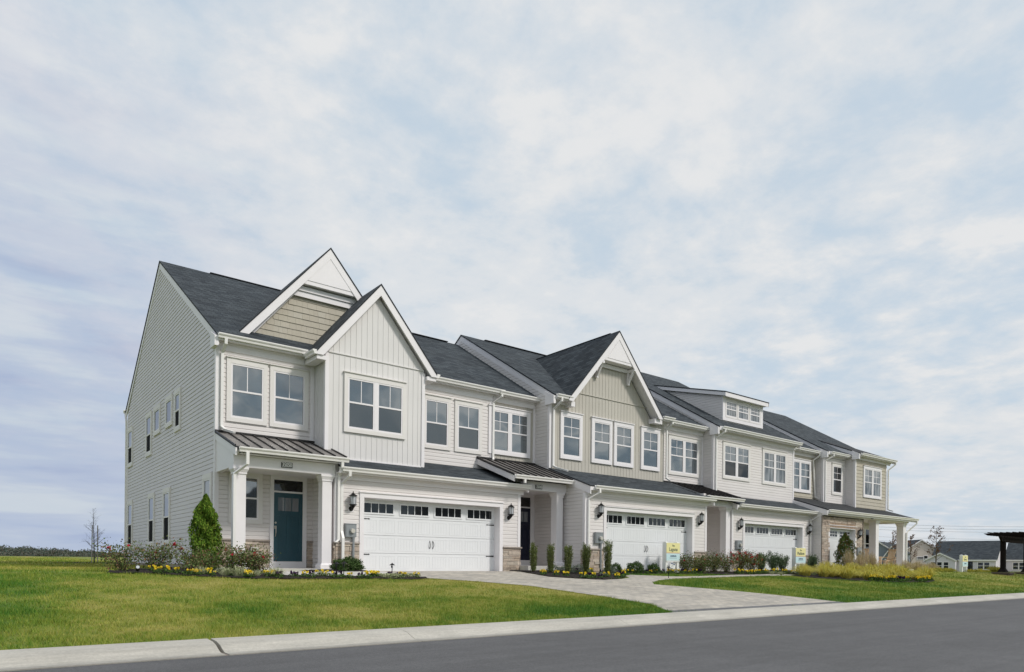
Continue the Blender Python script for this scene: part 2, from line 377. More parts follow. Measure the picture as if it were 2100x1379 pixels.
def front_door(par, F, u0, u1, z0, z1, dm, fl, fr_, zsill, ztop):
    mb = MB()                        # casing with transom bar and sill
    fb(mb, F, fl, u0, zsill, ztop, .0, .07); fb(mb, F, u1, fr_, zsill, ztop, .0, .07)
    fb(mb, F, u0, u1, ztop-.12, ztop, .0, .068); fb(mb, F, u0, u1, z1, z1+.05, .0, .068); fb(mb, F, u0, u1, zsill, z0, .0, .08)
    c = mb.build('door_frame', trim, par)
    pm = MB(); fb(pm, F, u0, u1, z1+.05, ztop-.12, .02, .035); pm.build('transom_pane', glass_d, c)
    d = MB(); W = u1-u0; H = z1-z0
    fb(d, F, u0+.004, u1-.004, z0, z1, .024, .040)
    st = .115
    fb(d, F, u0+.004, u0+st, z0, z1, .0401, .053); fb(d, F, u1-st, u1-.004, z0, z1, .0401, .053)
    for (a, b) in ((z0, z0+.22), (z0+H*.665, z0+H*.735), (z1-.14, z1)): fb(d, F, u0+st, u1-st, a, b, .0401, .0525)
    um = (u0+u1)/2; fb(d, F, um-.05, um+.05, z0+.22, z0+H*.665, .0401, .0520)
    for i in range(1, 6):
        for s0, s1 in ((u0+st, um-.05), (um+.05, u1-st)):
            q = s0+(s1-s0)*i/6; fb(d, F, q-.003, q+.003, z0+.22, z0+H*.665, .0401, .043)
    D = d.build('door', dm, par)
    g = MB(); gz0, gz1 = z0+H*.735, z1-.14; gw = (u1-u0-2*st)/3
    for i in range(3): fb(g, F, u0+st+gw*i+.01, u0+st+gw*(i+1)-.01, gz0, gz1, .0405, .046)
    g.build('door_light', glass_l, D)
    b = MB()
    for i in range(4): q = u0+st+gw*i; fb(b, F, q-.009, q+.009, gz0, gz1, .041, .0535)
    b.build('muntin', dm, D)
    h = MB(); hx = u0+.055
    h.cyl(F.p(hx, z0+1.12, .053), F.N, .028, .028, .02, 14); h.tube([F.p(hx, z0+1.0, .06), F.p(hx, z0+.98, .10), F.p(hx, z0+.85, .105), F.p(hx, z0+.72, .06)], .011, 8)
    fb(h, F, hx-.03, hx+.03, z0+.94, z0+1.03, .0535, .06)
    h.build('door_handle', nickel, D)
    return D
def garage_door(par, F, u0, u1, z0, z1, depth, cols=8, lites=4, units=4, rows2=False):
    # jambs, head and casing
    j = MB(); c = .135
    fb(j, F, u0-c, u0, z0-.02, z1+c, .0, .045); fb(j, F, u1, u1+c, z0-.02, z1+c, .0, .045); fb(j, F, u0, u1, z1, z1+c, .0, .044)
    fb(j, F, u0-c-.02, u1+c+.02, z1+c+.001, z1+c+.03, .0, .075)
    fb(j, F, u0-.02, u0, z0-.02, z1, -depth, -.001); fb(j, F, u1, u1+.02, z0-.02, z1, -depth, -.001); fb(j, F, u0-.02, u1+.02, z1, z1+.02, -depth, -.001)
    j.build('garage_door_frame', trim, par)
    d = MB(); H = z1-z0; sec = H/4; D0 = -depth-.04; D1 = -depth+.0
    for r in range(4): fb(d, F, u0, u1, z0+sec*r+.005, z0+sec*(r+1)-.005, D0, D1)
    fb(d, F, u0, u1, z0, z1, D0-.02, D0-.001)
    fb(d, F, u0, u1, z0-.03, z0+.004, D0, D1-.004, 1)
    cw = (u1-u0)/cols
    for r in range(3):
        for k in range(cols):
            a, b = u0+cw*k+.055, u0+cw*(k+1)-.055; lo, hi = z0+sec*r+.075, z0+sec*(r+1)-.075; t = .012
            fb(d, F, a, b, hi-t, hi, D1+.0005, D1+.005); fb(d, F, a, b, lo, lo+t, D1+.0005, D1+.005)
            fb(d, F, a, a+t, lo+t, hi-t, D1+.0005, D1+.005); fb(d, F, b-t, b, lo+t, hi-t, D1+.0005, D1+.005)
            nb = 5
            for i in range(1, nb): q = a+(b-a)*i/nb; fb(d, F, q-.005, q+.005, lo+t+.02, hi-t-.02, D1+.0005, D1+.003)
    D = d.build('garage_door', [gdoor, screen], par)
    uw = (u1-u0)/units
    for k in range(units):
        a, b = u0+uw*k+.13, u0+uw*(k+1)-.13; lo, hi = z0+sec*3+.13, z1-.13
        wf = MB(); t = .045
        fb(wf, F, a-t, b+t, hi, hi+t, D1+.0008, D1+.022); fb(wf, F, a-t, b+t, lo-t, lo, D1+.0008, D1+.022)
        fb(wf, F, a-t, a, lo, hi, D1+.0008, D1+.022); fb(wf, F, b, b+t, lo, hi, D1+.0008, D1+.022)
        for i in range(1, lites): q = a+(b-a)*i/lites; fb(wf, F, q-.010, q+.010, lo, hi, D1+.0008, D1+.020)
        if rows2: fb(wf, F, a, b, (lo+hi)/2-.01, (lo+hi)/2+.01, D1+.0008, D1+.0195)
        W = wf.build('garage_window', gdoor, D)
        pm = MB(); fb(pm, F, a, b, lo, hi, D1+.0006, D1+.009); pm.build('garage_pane', glass_d, W)
    for s in (0, 1):
        for zz in (z0+sec*3-.06, z0+sec*1-.04):
            h = MB(); x = u0+.02 if s == 0 else u1-.02; sg = 1 if s == 0 else -1
            pts = [(x, zz-.022), (x+sg*.27, zz-.010), (x+sg*.27, zz-.022), (x+sg*.33, zz), (x+sg*.27, zz+.022), (x+sg*.27, zz+.010), (x, zz+.022)]
            h.extr([F.p(u, z, D1+.001) for u, z in pts], tuple(F.N*.008)); h.build('strap_hinge', blackm, D)
    for sg in (-1, 1):
        h = MB(); x = (u0+u1)/2+sg*.055; zc_ = z0+sec*1.5+.02
        h.tube([F.p(x, zc_+.13, D1+.005), F.p(x, zc_+.10, D1+.012), F.p(x+sg*.01, zc_+.04, D1+.05), F.p(x+sg*.01, zc_-.04, D1+.05), F.p(x, zc_-.10, D1+.012), F.p(x, zc_-.13, D1+.005)], [.006, .014, .010, .010, .014, .006], 8)
        h.build('pull_handle', blackm, D)
    return D
def lantern(par, F, u, z):
    """wall lantern, plate centre at (u,z)"""
    t = MB(); fb(t, F, u-.085, u+.085, z-.10, z+.10, .0, .03); L_ = t.build('wall_lantern', trim, par)
    m = MB(); m.cyl(F.p(u, z, .03), F.N, .075, .06, .03, 20)
    m.tube([F.p(u, z, .05), F.p(u, z+.0, .11), F.p(u, z+.07, .15)], [.045, .035, .06], 12)
    m.build('bracket', blackm, L_)
    c = Vector(F.p(u, z+.10, .16)); n = 6
    b = MB(); b.cyl(c, (0, 0, 1), .115, .095, .02, n)
    b.cyl(c+Vector((0, 0, -.04)), (0, 0, 1), .05, .11, .04, n)
    for i in range(n):
        an = 2*math.pi*i/n; b.tube([c+Vector((math.cos(an)*.088, math.sin(an)*.088, .02)), c+Vector((math.cos(an)*.098, math.sin(an)*.098, .25))], .006, 5)
    b.cyl(c+Vector((0, 0, .25)), (0, 0, 1), .13, .125, .012, n); b.cyl(c+Vector((0, 0, .262)), (0, 0, 1), .12, .035, .065, n)
    b.cyl(c+Vector((0, 0, .327)), (0, 0, 1), .035, .02, .02, n); b.tube([c+Vector((0, 0, .345)), c+Vector((0, 0, .37)), c+Vector((0, 0, .40))], [.008, .014, .002], 8)
    b.build('cage', blackm, L_)
    g = MB(); g.cyl(c+Vector((0, 0, .021)), (0, 0, 1), .082, .091, .228, n); g.build('glass_shade', frost, L_)
def meter(par, F, u0, u1, z0, z1, zb):
    m = MB(); fb(m, F, u0, u1, z0, z1, .0, .12); fb(m, F, u0-.008, u1+.008, z1-.012, z1+.006, .02, .132); fb(m, F, u0+.02, u1-.02, z0+.02, z1-.03, .12, .127)
    o = m.build('electric_meter', meterm, par); uc = (u0+u1)/2+.03; zc_ = (z0+z1)/2-.01
    g = MB(); g.cyl(F.p(uc, zc_, .127), F.N, .088, .088, .02, 24); g.build('meter_ring', meterm, o)
    g = MB(); g.cyl(F.p(uc, zc_, .148), F.N, .072, .062, .06, 24); g.build('meter_dial', meterg, o)
    c = MB(); x = u1-.07; c.tube([F.p(x, z0+.01, .07), F.p(x, zb, .07)], .038, 12); c.cyl(F.p(x, z0-.06, .07), (0, 0, 1), .046, .046, .06, 12)
    c.build('conduit', meterm, o)
def column(par, x0, x1, y0, y1, z0, z1):
    m = MB(); m.box(x0, x1, y0, y1, z0+.14, z1-.14)
    def frus(e0, e1, a, b): m.hexa([(x0-e0, y0-e0, a), (x1+e0, y0-e0, a), (x1+e0, y1+e0, a), (x0-e0, y1+e0, a), (x0-e1, y0-e1, b), (x1+e1, y0-e1, b), (x1+e1, y1+e1, b), (x0-e1, y1+e1, b)])
    frus(.05, .05, z0, z0+.10); frus(.05, .012, z0+.1001, z0+.145); frus(.012, .05, z1-.145, z1-.06); frus(.055, .055, z1-.0599, z1-.002); frus(.02, .02, z1-.18, z1-.1451)
    return m.build('column', trim, par)
# ---------------------------------------------------------------- roofs
def roof_gable(par, X0, X1, Ye, ze, Yr, zr, Yb, zb, mat=None, rakeL=True, rakeR=True, name='roof', th=.05):
    """ridge along X; shingles on top, white rake boards at the ends"""
    m = MB(); s1 = math.hypot(Yr-Ye, zr-ze); s2 = math.hypot(Yb-Yr, zr-zb)
    m.face([(X0, Ye, ze), (X1, Ye, ze), (X1, Yr, zr), (X0, Yr, zr)], 0, [(X0, 0), (X1, 0), (X1, s1), (X0, s1)])
    m.face([(X0, Yr, zr), (X1, Yr, zr), (X1, Yb, zb), (X0, Yb, zb)], 0, [(X0, s2), (X1, s2), (X1, 0), (X0, 0)])
    m.face([(X0, Ye, ze-th), (X1, Ye, ze-th), (X1, Yr, zr-th), (X0, Yr, zr-th)], 1); m.face([(X0, Yr, zr-th), (X1, Yr, zr-th), (X1, Yb, zb-th), (X0, Yb, zb-th)], 1)
    m.face([(X0, Ye, ze-th), (X1, Ye, ze-th), (X1, Ye, ze), (X0, Ye, ze)], 1); m.face([(X0, Yb, zb-th), (X1, Yb, zb-th), (X1, Yb, zb), (X0, Yb, zb)], 1)
    for X in (X0, X1):
        m.face([(X, Ye, ze-th), (X, Yr, zr-th), (X, Yr, zr), (X, Ye, ze)], 1); m.face([(X, Yr, zr-th), (X, Yb, zb-th), (X, Yb, zb), (X, Yr, zr)], 1)
    o = m.build(name, [mat or shingle, shedge], par)
    for X, on, sg in ((X0, rakeL, 1), (X1, rakeR, -1)):
        if not on: continue
        f = MB(); b = .25; e = sg*.025
        f.extr([(X+e, Ye+.02, ze-th-.002), (X+e, Yr, zr-th-.002), (X+e, Yr, zr-th-b), (X+e, Ye+.02, ze-th-b)], (sg*.04, 0, 0))
        f.extr([(X+e, Yr+.0005, zr-th-.002), (X+e, Yb, zb-th-.002), (X+e, Yb, zb-th-b), (X+e, Yr+.0005, zr-th-b)], (sg*.04, 0, 0))
        f.build('rake_board', trim, o)
    return o
def roof_shed(par, X0, X1, Ye, ze, Yt, zt, mat=None, rakeL=True, rakeR=True, th=.045, name='roof', bw=.2):
    m = MB(); s1 = math.hypot(Yt-Ye, zt-ze)
    m.face([(X0, Ye, ze), (X1, Ye, ze), (X1, Yt, zt), (X0, Yt, zt)], 0, [(X0, 0), (X1, 0), (X1, s1), (X0, s1)])
    m.face([(X0, Ye, ze-th), (X1, Ye, ze-th), (X1, Yt, zt-th), (X0, Yt, zt-th)], 1)
    m.face([(X0, Ye, ze-th), (X1, Ye, ze-th), (X1, Ye, ze), (X0, Ye, ze)], 1); m.face([(X0, Yt, zt-th), (X1, Yt, zt-th), (X1, Yt, zt), (X0, Yt, zt)], 1)
    for X in (X0, X1): m.face([(X, Ye, ze-th), (X, Yt, zt-th), (X, Yt, zt), (X, Ye, ze)], 1)
    o = m.build(name, [mat or shingle, shedge], par)
    for X, on, sg in ((X0, rakeL, 1), (X1, rakeR, -1)):
        if not on: continue
        f = MB(); e = sg*.02
        f.extr([(X+e, Ye+.01, ze-th-.002), (X+e, Yt, zt-th-.002), (X+e, Yt, zt-th-bw), (X+e, Ye+.01, ze-th-bw)], (sg*.04, 0, 0)); f.build('rake_board', trim, o)
    return o
def metal_roof(par, X0, X1, Ye, ze, Yt, zt, n=9, mat=None, **k):
    o = roof_shed(par, X0, X1, Ye, ze, Yt, zt, mat=mat or metal, th=.03, **k)
    m = MB(); nrm = Vector((0, -(zt-ze), (Yt-Ye))).normalized()
    for i in range(n+1):
        x = X0+.02+(X1-X0-.04)*i/n
        m.hexa([(x-.012, Ye, ze+.001), (x+.012, Ye, ze+.001), (x+.012, Yt, zt+.001), (x-.012, Yt, zt+.001), (x-.012, Ye+nrm.y*.04, ze+nrm.z*.04), (x+.012, Ye+nrm.y*.04, ze+nrm.z*.04), (x+.012, Yt+nrm.y*.04, zt+nrm.z*.04), (x-.012, Yt+nrm.y*.04, zt+nrm.z*.04)])
    m.build('standing_seam', metald, o)
    f = MB(); f.box(X0, X1, Yt-.06, Yt-.002, zt+.001, zt+.05); f.build('flashing', metald, o)
    return o
def cross_gable(par, Xc, hw, ze, za, Yf, Yb, mat=None, bw=.2, th=.05, sofd=.45):
    """ridge along Y, running back from the front edge Yf into the main roof"""
    m = MB(); s = math.hypot(hw, za-ze); Ybe = Yf+1.6
    for sg in (-1, 1):
        X = Xc+sg*hw
        m.face([(X, Yf, ze), (Xc, Yf, za), (Xc, Yb, za), (X, Yb, ze)], 0, [(Yf, 0), (Yf, s), (Yb, s), (Yb, 0)])
        m.face([(X, Yf, ze-th), (Xc, Yf, za-th), (Xc, Yb, za-th), (X, Yb, ze-th)], 1)
        m.face([(X, Yf, ze-th), (Xc, Yf, za-th), (Xc, Yf, za), (X, Yf, ze)], 1); m.face([(X, Yf, ze-th), (X, Yb, ze-th), (X, Yb, ze), (X, Yf, ze)], 1)
    o = m.build('gable_roof', [mat or shingle, shedge], par)
    sl = (za-ze)/hw; vb = bw*math.sqrt(1+sl*sl)
    for sg in (-1, 1):
        f = MB(); X = Xc+sg*hw
        f.extr([(X, Yf+.015, ze-th-.002), (Xc, Yf+.015, za-th-.002), (Xc, Yf+.015, za-th-vb), (X-sg*(vb-.07)/sl, Yf+.015, ze-th-.07), (X, Yf+.015, ze-th-.07)], (0, .04, 0)); f.build('rake_board', trim, o)
        X_ = X-sg*.1; z_ = ze+.1*sl
        q = MB(); q.extr([(X_, Yf+.056, z_-th-vb*.55), (Xc, Yf+.056, za-th-vb*.55), (Xc, Yf+.056, za-th-vb*.55-.02), (X_, Yf+.056, z_-th-vb*.55-.02)], (0, sofd, 0)); q.build('rake_soffit', trim, o)
    return o
def gutter(par, X0, X1, Y, z, ret=None):
    """K-style gutter, back at Y, top edge at z"""
    m = MB(); p = [(0, 0), (0, -.125), (-.075, -.125), (-.085, -.075), (-.105, -.055), (-.12, -.03), (-.12, 0), (-.105, 0), (-.105, -.02), (-.02, -.03), (-.02, 0)]
    m.extr([(X0, Y+a, z+b) for a, b in p], (X1-X0, 0, 0)); return m.build('gutter', gutterm, par)
def eave(par, X0, X1, Y, Yw, z, frz=.22, name='soffit'):
    """fascia, soffit and frieze between the gutter line Y and the wall Yw; z = gutter top"""
    m = MB(); m.box(X0, X1, Y+.001, Y+.03, z-.17, z-.005); m.box(X0, X1, Y+.031, Yw-.03, z-.155, z-.135); m.box(X0, X1, Yw-.045, Yw-.001, z-.16-frz, z-.156)
    m.box(X0, X1, Yw-.08, Yw-.0455, z-.21, z-.1561)
    return m.build(name, trim, par)
def downspout(par, pts, axis=(1, 0, 0)):
    m = MB(); m.rect(pts, axis, .075, .06); return m.build('downspout', gutterm, par)
def corner_board(mb, F, u, z0, z1, w=.11, side=1): fb(mb, F, min(u, u+side*w), max(u, u+side*w), z0, z1, -.01, .034)
def text(s, size, loc, mat, parent, name, axis='front', ext=.004, align='CENTER', sx=1):
    cu = bpy.data.curves.new(name, 'FONT'); cu.body = s; cu.size = size; cu.extrude = ext; cu.offset = .004 if name == 'digits' else 0; cu.align_x = align; cu.align_y = 'CENTER'
    to = bpy.data.objects.new(name, cu); me = bpy.data.meshes.new_from_object(to); bpy.data.objects.remove(to)
    me.materials.clear(); me.materials.append(mat)
    me.transform(Matrix.Diagonal((sx, 1, 1, 1))); me.transform(Matrix.Rotation(R(90), 4, 'X'))
    me.transform(Matrix.Translation(loc)); o = bpy.data.objects.new(name, me); scene.collection.objects.link(o)
    o.parent = parent; o.matrix_parent_inverse = parent.matrix_world.inverted(); return o
def number(par, F, u, z, s, w=.30, h=.14):
    m = MB(); fb(m, F, u-w/2, u+w/2, z-h/2, z+h/2, .0, .02); o = m.build('number_plate', M('plate_black', (.015, .018, .02), .6), par)
    if s:
        y = F.O.y-.024; text(s, .158, (u, y, z), M('digit_white', (.85, .85, .83), .5), o, 'digits', sx=.68)
    return o
# ================================================================ the row of four townhouses
G = 'attached townhouses in the row'
def wall(par, fn, F, poly, mat, **k):
    m = MB(); fn(m, F, poly, **k); return m.build('wall', mat, par)
def boards(par, items, name='corner_board'):
    for F, u, z0, z1, side in items: m = MB(); corner_board(m, F, u, z0, z1, side=side); m.build(name, trim, par)
def stonewall(par, items, cap=None, name='stone_veneer', **k):
    for F, u0, u1, z0, z1 in items:
        m = MB(); stones(m, F, u0, u1, z0, z1, **k); o = m.build(name, [stonem, mortar], par)
        for G_, a, b, z in (cap or []):
            if G_ is F and min(b, u1)-max(a, u0) > .05: c = MB(); fb(c, F, a, b, z, z+.05, -.0, .085); c.build('stone_cap', capm, o)
# ---------------- unit 1
H1 = tag(empty('townhouse', (10, 20, .7)), 'left end townhouse, number 35050, with pale board gable and teal front door', 'townhouse', G)
FY, LX = Fr('front', 20.1), Fr('left', 5.34)
ridgeY, ridgeZ = 27.35, 11.77
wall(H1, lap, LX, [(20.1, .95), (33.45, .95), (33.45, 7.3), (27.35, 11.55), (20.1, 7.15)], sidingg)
wall(H1, lap, FY, rectp(5.34, 8.3, 4.4, 7.0), siding)
wall(H1, lap, FY, rectp(11.3, 14.76, 4.3, 7.0), siding)
wall(H1, lap, FY, rectp(5.34, 8.2, .8, 4.2), siding)            # porch wall
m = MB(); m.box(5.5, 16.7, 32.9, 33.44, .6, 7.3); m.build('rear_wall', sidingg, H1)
m = MB(); m.extr([(12.2, 20.4, 6.9), (12.2, 33.3, 6.9), (12.2, 33.3, 7.6), (12.2, 27.35, 11.70), (12.2, 20.4, 7.5)], (.15, 0, 0)); m.build('gable_wall', siding, H1)
m = MB(); m.box(5.30, 5.36, 20.12, 33.44, .4, .949); m.build('foundation', mortar, H1)
boards(H1, [(FY, 5.31, 1.69, 7.0, 1), (LX, 20.07, .95, 7.05, 1), (LX, 33.47, .95, 7.2, -1), (FY, 14.78, 4.3, 6.95, -1)])
# bay with board and battens
FB = Fr('front', 19.25)
wall(H1, battens, FB, [(8.14, 4.14), (11.43, 4.14), (11.43, 7.22), (9.785, 9.2), (8.14, 7.22)], batten_w)
wall(H1, battens, Fr('left', 8.14), rectp(19.25, 20.1, 4.3, 7.2), batten_w, sp=.17)
wall(H1, battens, Fr('right', 11.43), rectp(19.25, 20.1, 4.14, 7.2), batten_w)
boards(H1, [(FB, 8.11, 4.16, 7.16, 1), (FB, 11.46, 4.12, 7.12, -1), (Fr('left', 8.14), 19.22, 4.3, 7.16, 1), (FY, 8.12, 4.5, 6.95, -1)])
m = MB(); fb(m, FB, 8.22, 11.35, 7.19, 7.225, .0, .03); m.build('trim_band', batten_w, H1); m = MB(); fb(m, FB, 8.23, 11.34, 4.10, 4.15, .0, .03); m.build('trim_band', trim, H1)
cross_gable(H1, 9.80, 2.01, 7.14, 9.53, 19.05, 25.4)
m = MB(); m.box(7.81, 8.10, 19.11, 20.0, 6.90, 7.02); m.build('eave_return', trim, H1); m = MB(); m.box(11.47, 11.80, 19.11, 20.0, 6.90, 7.02); m.build('eave_return', trim, H1)
window(H1, FB, 8.70, 10.76, 4.93, 6.69, units=2, grid=(2, 1), rail=.52, lower=screen_g)
for a, b in ((5.60, 6.73), (6.80, 7.94)): window(H1, FY, a, b, 4.96, 6.73, grid=(2, 1), rail=.50)
for a, b in ((11.87, 12.99), (13.16, 14.31)): window(H1, FY, a, b, 4.92, 6.70, grid=(2, 1), rail=.5, lower=screen_g)
window(H1, FY, 5.69, 6.62, 2.13, 3.60, grid=(1, 1), rail=.5, lower=screen_g)
for a, b, c, d in ((32.13, 33.24, 1.56, 3.53), (27.87, 28.93, 1.57, 3.53), (25.37, 26.43, 1.58, 3.53), (20.32, 21.22, 1.58, 3.53), (32.25, 33.36, 4.95, 6.61), (28.48, 29.53, 4.97, 6.61)):
    window(H1, LX, a, b, c, d, grid=(1, 1), rail=.5, glz=glass_l, lower=screen, cap=False, cas=.12)
for a, b in ((27.02, 28.09), (25.18, 26.2)): window(H1, LX, a, b, 5.58, 6.63, grid=(1, 1), single=True, glz=glass_l, cap=False)
window(H1, LX, 24.03, 24.87, 5.26, 6.63, grid=(1, 1), glz=glass_l, lower=screen, cap=False)
# main roof: the deeper left part and the lower right part that runs on over the neighbour's entry
roof_gable(H1, 5.28, 12.4, 19.86, 7.28, ridgeY, ridgeZ, 33.95, 7.45, rakeR=False)
roof_gable(H1, 12.4, 16.80, 19.86, 7.28, 25.38, 10.60, 31.6, 7.3, rakeL=False, rakeR=False)
m = MB(); m.box(7.0, 11.8, 27.28, 27.42, 11.765, 11.795); m.build('ridge_vent', shedge, H1); m = MB(); m.box(13.2, 16.2, 25.28, 25.48, 10.595, 10.62); m.build('ridge_vent', shedge, H1)
m = MB(); m.extr([(5.22, 19.86, 7.22), (5.22, 20.3, 7.42), (5.22, 20.3, 6.95), (5.22, 19.86, 6.95)], (.10, 0, 0)); m.build('eave_return', trim, H1)
for X_, sg in ((7.79, -1), (11.81, 1)):
    m = MB(); m.extr([(X_+sg*a, 19.06, 7.14+b) for a, b in [(0, 0), (0, -.125), (.075, -.125), (.085, -.075), (.105, -.055), (.12, -.03), (.12, 0)]], (0, .72, 0)); m.build('gutter', gutterm, H1)
gutter(H1, 5.30, 7.80, 19.85, 7.28); gutter(H1, 11.85, 15.1, 19.85, 7.28)
eave(H1, 5.30, 8.13, 19.85, 20.1, 7.28); eave(H1, 11.44, 14.78, 19.85, 20.1, 7.28)
gutter(H1, 5.22, 5.5, 34.02, 7.52).name = 'gutter'
downspout(H1, [(5.50, 19.79, 7.16), (5.50, 19.80, 7.02), (5.47, 20.02, 6.82), (5.47, 20.02, 4.78), (5.52, 19.9, 4.68), (5.72, 19.72, 4.60)])
downspout(H1, [(14.98, 19.79, 7.17), (14.98, 19.79, 7.05), (14.78, 20.02, 6.83), (14.78, 20.02, 4.86), (14.72, 19.92, 4.76)])
downspout(H1, [(5.30, 33.98, 7.4), (5.30, 33.95, 7.3), (5.28, 33.60, 7.0), (5.28, 33.56, 1.05)])
# shake gable standing on the roof
FS = Fr('front', 20.7)
wall(H1, shakes, FS, [(6.45, 7.74), (11.0, 7.74), (8.745, 10.4)], shakem, expo=.185)
cross_gable(H1, 8.745, 2.70, 7.66, 10.79, 20.38, 25.75, bw=.2)
m = MB(); m.extr([(7.80, 20.42, 9.48), (9.69, 20.42, 9.48), (8.745, 20.42, 10.56)], (0, .25, 0)); m.box(7.70, 9.80, 20.43, 20.69, 9.475, 9.50)
m.extr([(7.99, 20.405, 9.60), (9.50, 20.405, 9.60), (8.745, 20.405, 10.46)], (0, .014, 0)); m.build('peak_panel', trim, H1)
m = MB(); m.box(7.60, 9.9, 20.60, 20.665, 9.13, 9.42); m.box(7.7, 9.8, 20.56, 20.598, 9.30, 9.44); m.build('frieze', trim, H1)
m = MB()
for sg in (-1, 1):
    m.extr([(8.745+sg*2.38, 20.61, 7.74), (8.745+sg*2.22, 20.61, 7.74), (8.745, 20.61, 10.42), (8.745, 20.61, 10.60)], (0, .05, 0))
m.build('rake_trim', trim, H1)
# garage
FG = Fr('front', 18.5)
wall(H1, lap, FG, rectp(8.14, 8.87, .8, 3.6), siding); wall(H1, lap, FG, rectp(14.08, 14.80, .8, 3.6), siding); wall(H1, lap, FG, rectp(8.87, 14.08, 3.05, 3.6), siding)
wall(H1, lap, Fr('left', 8.14), rectp(18.5, 20.1, .85, 4.1), siding); wall(H1, lap, Fr('right', 14.80), rectp(18.5, 20.1, .8, 4.1), siding)
boards(H1, [(FG, 8.11, 1.64, 3.45, 1), (FG, 14.83, 1.64, 3.45, -1), (Fr('left', 8.14), 18.47, 1.64, 3.5, 1), (Fr('right', 14.80), 18.47, 1.64, 3.5, 1)])
stonewall(H1, [(FG, 8.14, 8.87, .5, 1.59), (FG, 14.08, 14.80, .5, 1.59), (Fr('left', 8.14), 18.46, 18.62, .5, 1.59), (Fr('right', 14.80), 18.46, 18.9, .5, 1.59)],
          cap=[(FG, 8.08, 8.87, 1.59), (FG, 14.08, 14.88, 1.59)])
stonewall(H1, [(FY, 5.36, 6.84, .5, 1.64), (FY, 7.94, 8.13, .5, 1.64)], cap=[(FY, 5.35, 6.84, 1.64), (FY, 7.94, 8.13, 1.64)])
garage_door(H1, FG, 9.01, 13.94, .81, 2.95, .27)
roof_shed(H1, 8.22, 15.0, 18.21, 3.74, 20.08, 4.42, rakeL=False, rakeR=True)
gutter(H1, 8.21, 15.02, 18.22, 3.74); eave(H1, 8.14, 14.95, 18.22, 18.5, 3.74, frz=.16)
lantern(H1, FG, 8.61, 2.60); lantern(H1, FG, 14.32, 2.61)
meter(H1, FG, 8.41, 8.74, 1.78, 2.16, .6)
downspout(H1, [(8.42, 18.15, 3.62), (8.42, 18.16, 3.5), (8.30, 18.42, 3.3), (8.30, 18.42, 1.95), (8.32, 18.36, 1.75), (8.32, 18.36, .72)])
# porch
front_door(H1, FY, 6.94, 7.80, 1.07, 3.07, teal, 6.84, 7.92, .88, 3.56)
m = MB(); m.box(5.30, 8.10, 18.3, 20.05, .55, .88); m.box(5.9, 8.10, 17.6, 18.3, .5, .74); m.build('porch_slab', slabm, H1)
column(H1, 5.39, 5.67, 18.48, 18.76, .88, 3.51); column(H1, 7.75, 8.03, 18.48, 18.76, .88, 3.51)
m = MB(); m.box(5.345, 8.12, 18.46, 18.78, 3.51, 3.82); m.extr([(5.345, 18.78, 3.511), (5.345, 20.08, 3.511), (5.345, 20.08, 4.52), (5.345, 18.78, 4.08), (5.345, 18.78, 4.08)][:4], (.14, 0, 0))
m.extr([(5.346, 18.46, 3.821), (5.346, 18.779, 3.821), (5.346, 18.779, 4.08), (5.346, 18.30, 3.92)], (.12, 0, 0))
m.box(5.48, 8.12, 18.79, 20.07, 3.56, 3.60); m.box(5.47, 8.12, 18.25, 18.46, 3.83, 3.85); m.build('porch_beam', trim, H1)
metal_roof(H1, 5.30, 8.36, 18.21, 4.0, 20.08, 4.63, n=9, rakeR=False)
gutter(H1, 5.40, 8.38, 18.21, 3.985)
downspout(H1, [(5.60, 18.14, 3.86), (5.60, 18.15, 3.56), (5.36, 18.40, 3.32), (5.36, 18.40, .8)])
downspout(H1, [(8.20, 18.17, 3.86), (8.20, 18.18, 3.72), (8.21, 18.42, 3.5), (8.21, 18.42, 1.70), (8.12, 18.40, 1.62)])
number(H1, Fr('front', 18.46), 6.73, 3.665, '35050')
m = MB(); fb(m, FY, 5.92, 6.05, 1.22, 1.5, .05, .11); m.build('outlet_box', blackm, H1)
m = MB(); fb(m, FY, 6.28, 6.5, 1.36, 1.47, .05, .13); m.build('hose_box', meterg, H1)
# ---------------- unit 2
H2 = tag(empty('townhouse', (20, 19.5, .7)), 'second townhouse from the left, tan board gable over its white double garage, navy door', 'townhouse', G)
F2, FT = Fr('front', 19.26), Fr('front', 20.1)
wall(H2, battens, FT, rectp(14.76, 16.79, 4.6, 7.0), batten_t)
window(H2, FT, 14.60, 16.53, 5.01, 6.73, units=2, grid=(2, 2), rail=.5, cm=trim)
wall(H2, lap, Fr('left', 16.79), [(19.26, 4.3), (27, 4.3), (27, 9.75), (25.12, 10.88), (19.26, 7.28)], siding)
wall(H2, battens, F2, [(16.79, 4.50), (23.25, 4.50), (23.25, 7.0), (22.5, 7.0), (19.99, 9.9), (17.45, 7.0), (16.79, 7.0)], batten_t)
m = MB(); m.box(23.20, 23.25, 19.4, 20.3, 4.5, 7.2); m.box(16.8, 23.2, 30.8, 31, .6, 7); m.build('rear_wall', sidingg, H2)
boards(H2, [(Fr('left', 16.79), 19.23, 4.5, 7.05, 1), (F2, 16.76, 4.6, 7.0, 1), (FT, 16.80, 4.7, 6.9, -1)])
m = MB(); fb(m, F2, 17.9, 22.15, 7.575, 7.605, .0, .03); m.build('trim_band', batten_t, H2)
for a, b in ((17.30, 18.42), (18.92, 20.05), (20.16, 21.30), (21.76, 22.93)): window(H2, F2, a, b, 5.01, 6.76, grid=(2, 2), rail=.49, cm=trim)
roof_gable(H2, 16.74, 17.60, 18.92, 7.26, 25.12, 10.98, 31.3, 7.26, rakeR=False); roof_gable(H2, 22.40, 23.42, 18.92, 7.26, 25.12, 10.98, 31.3, 7.26, rakeL=False)
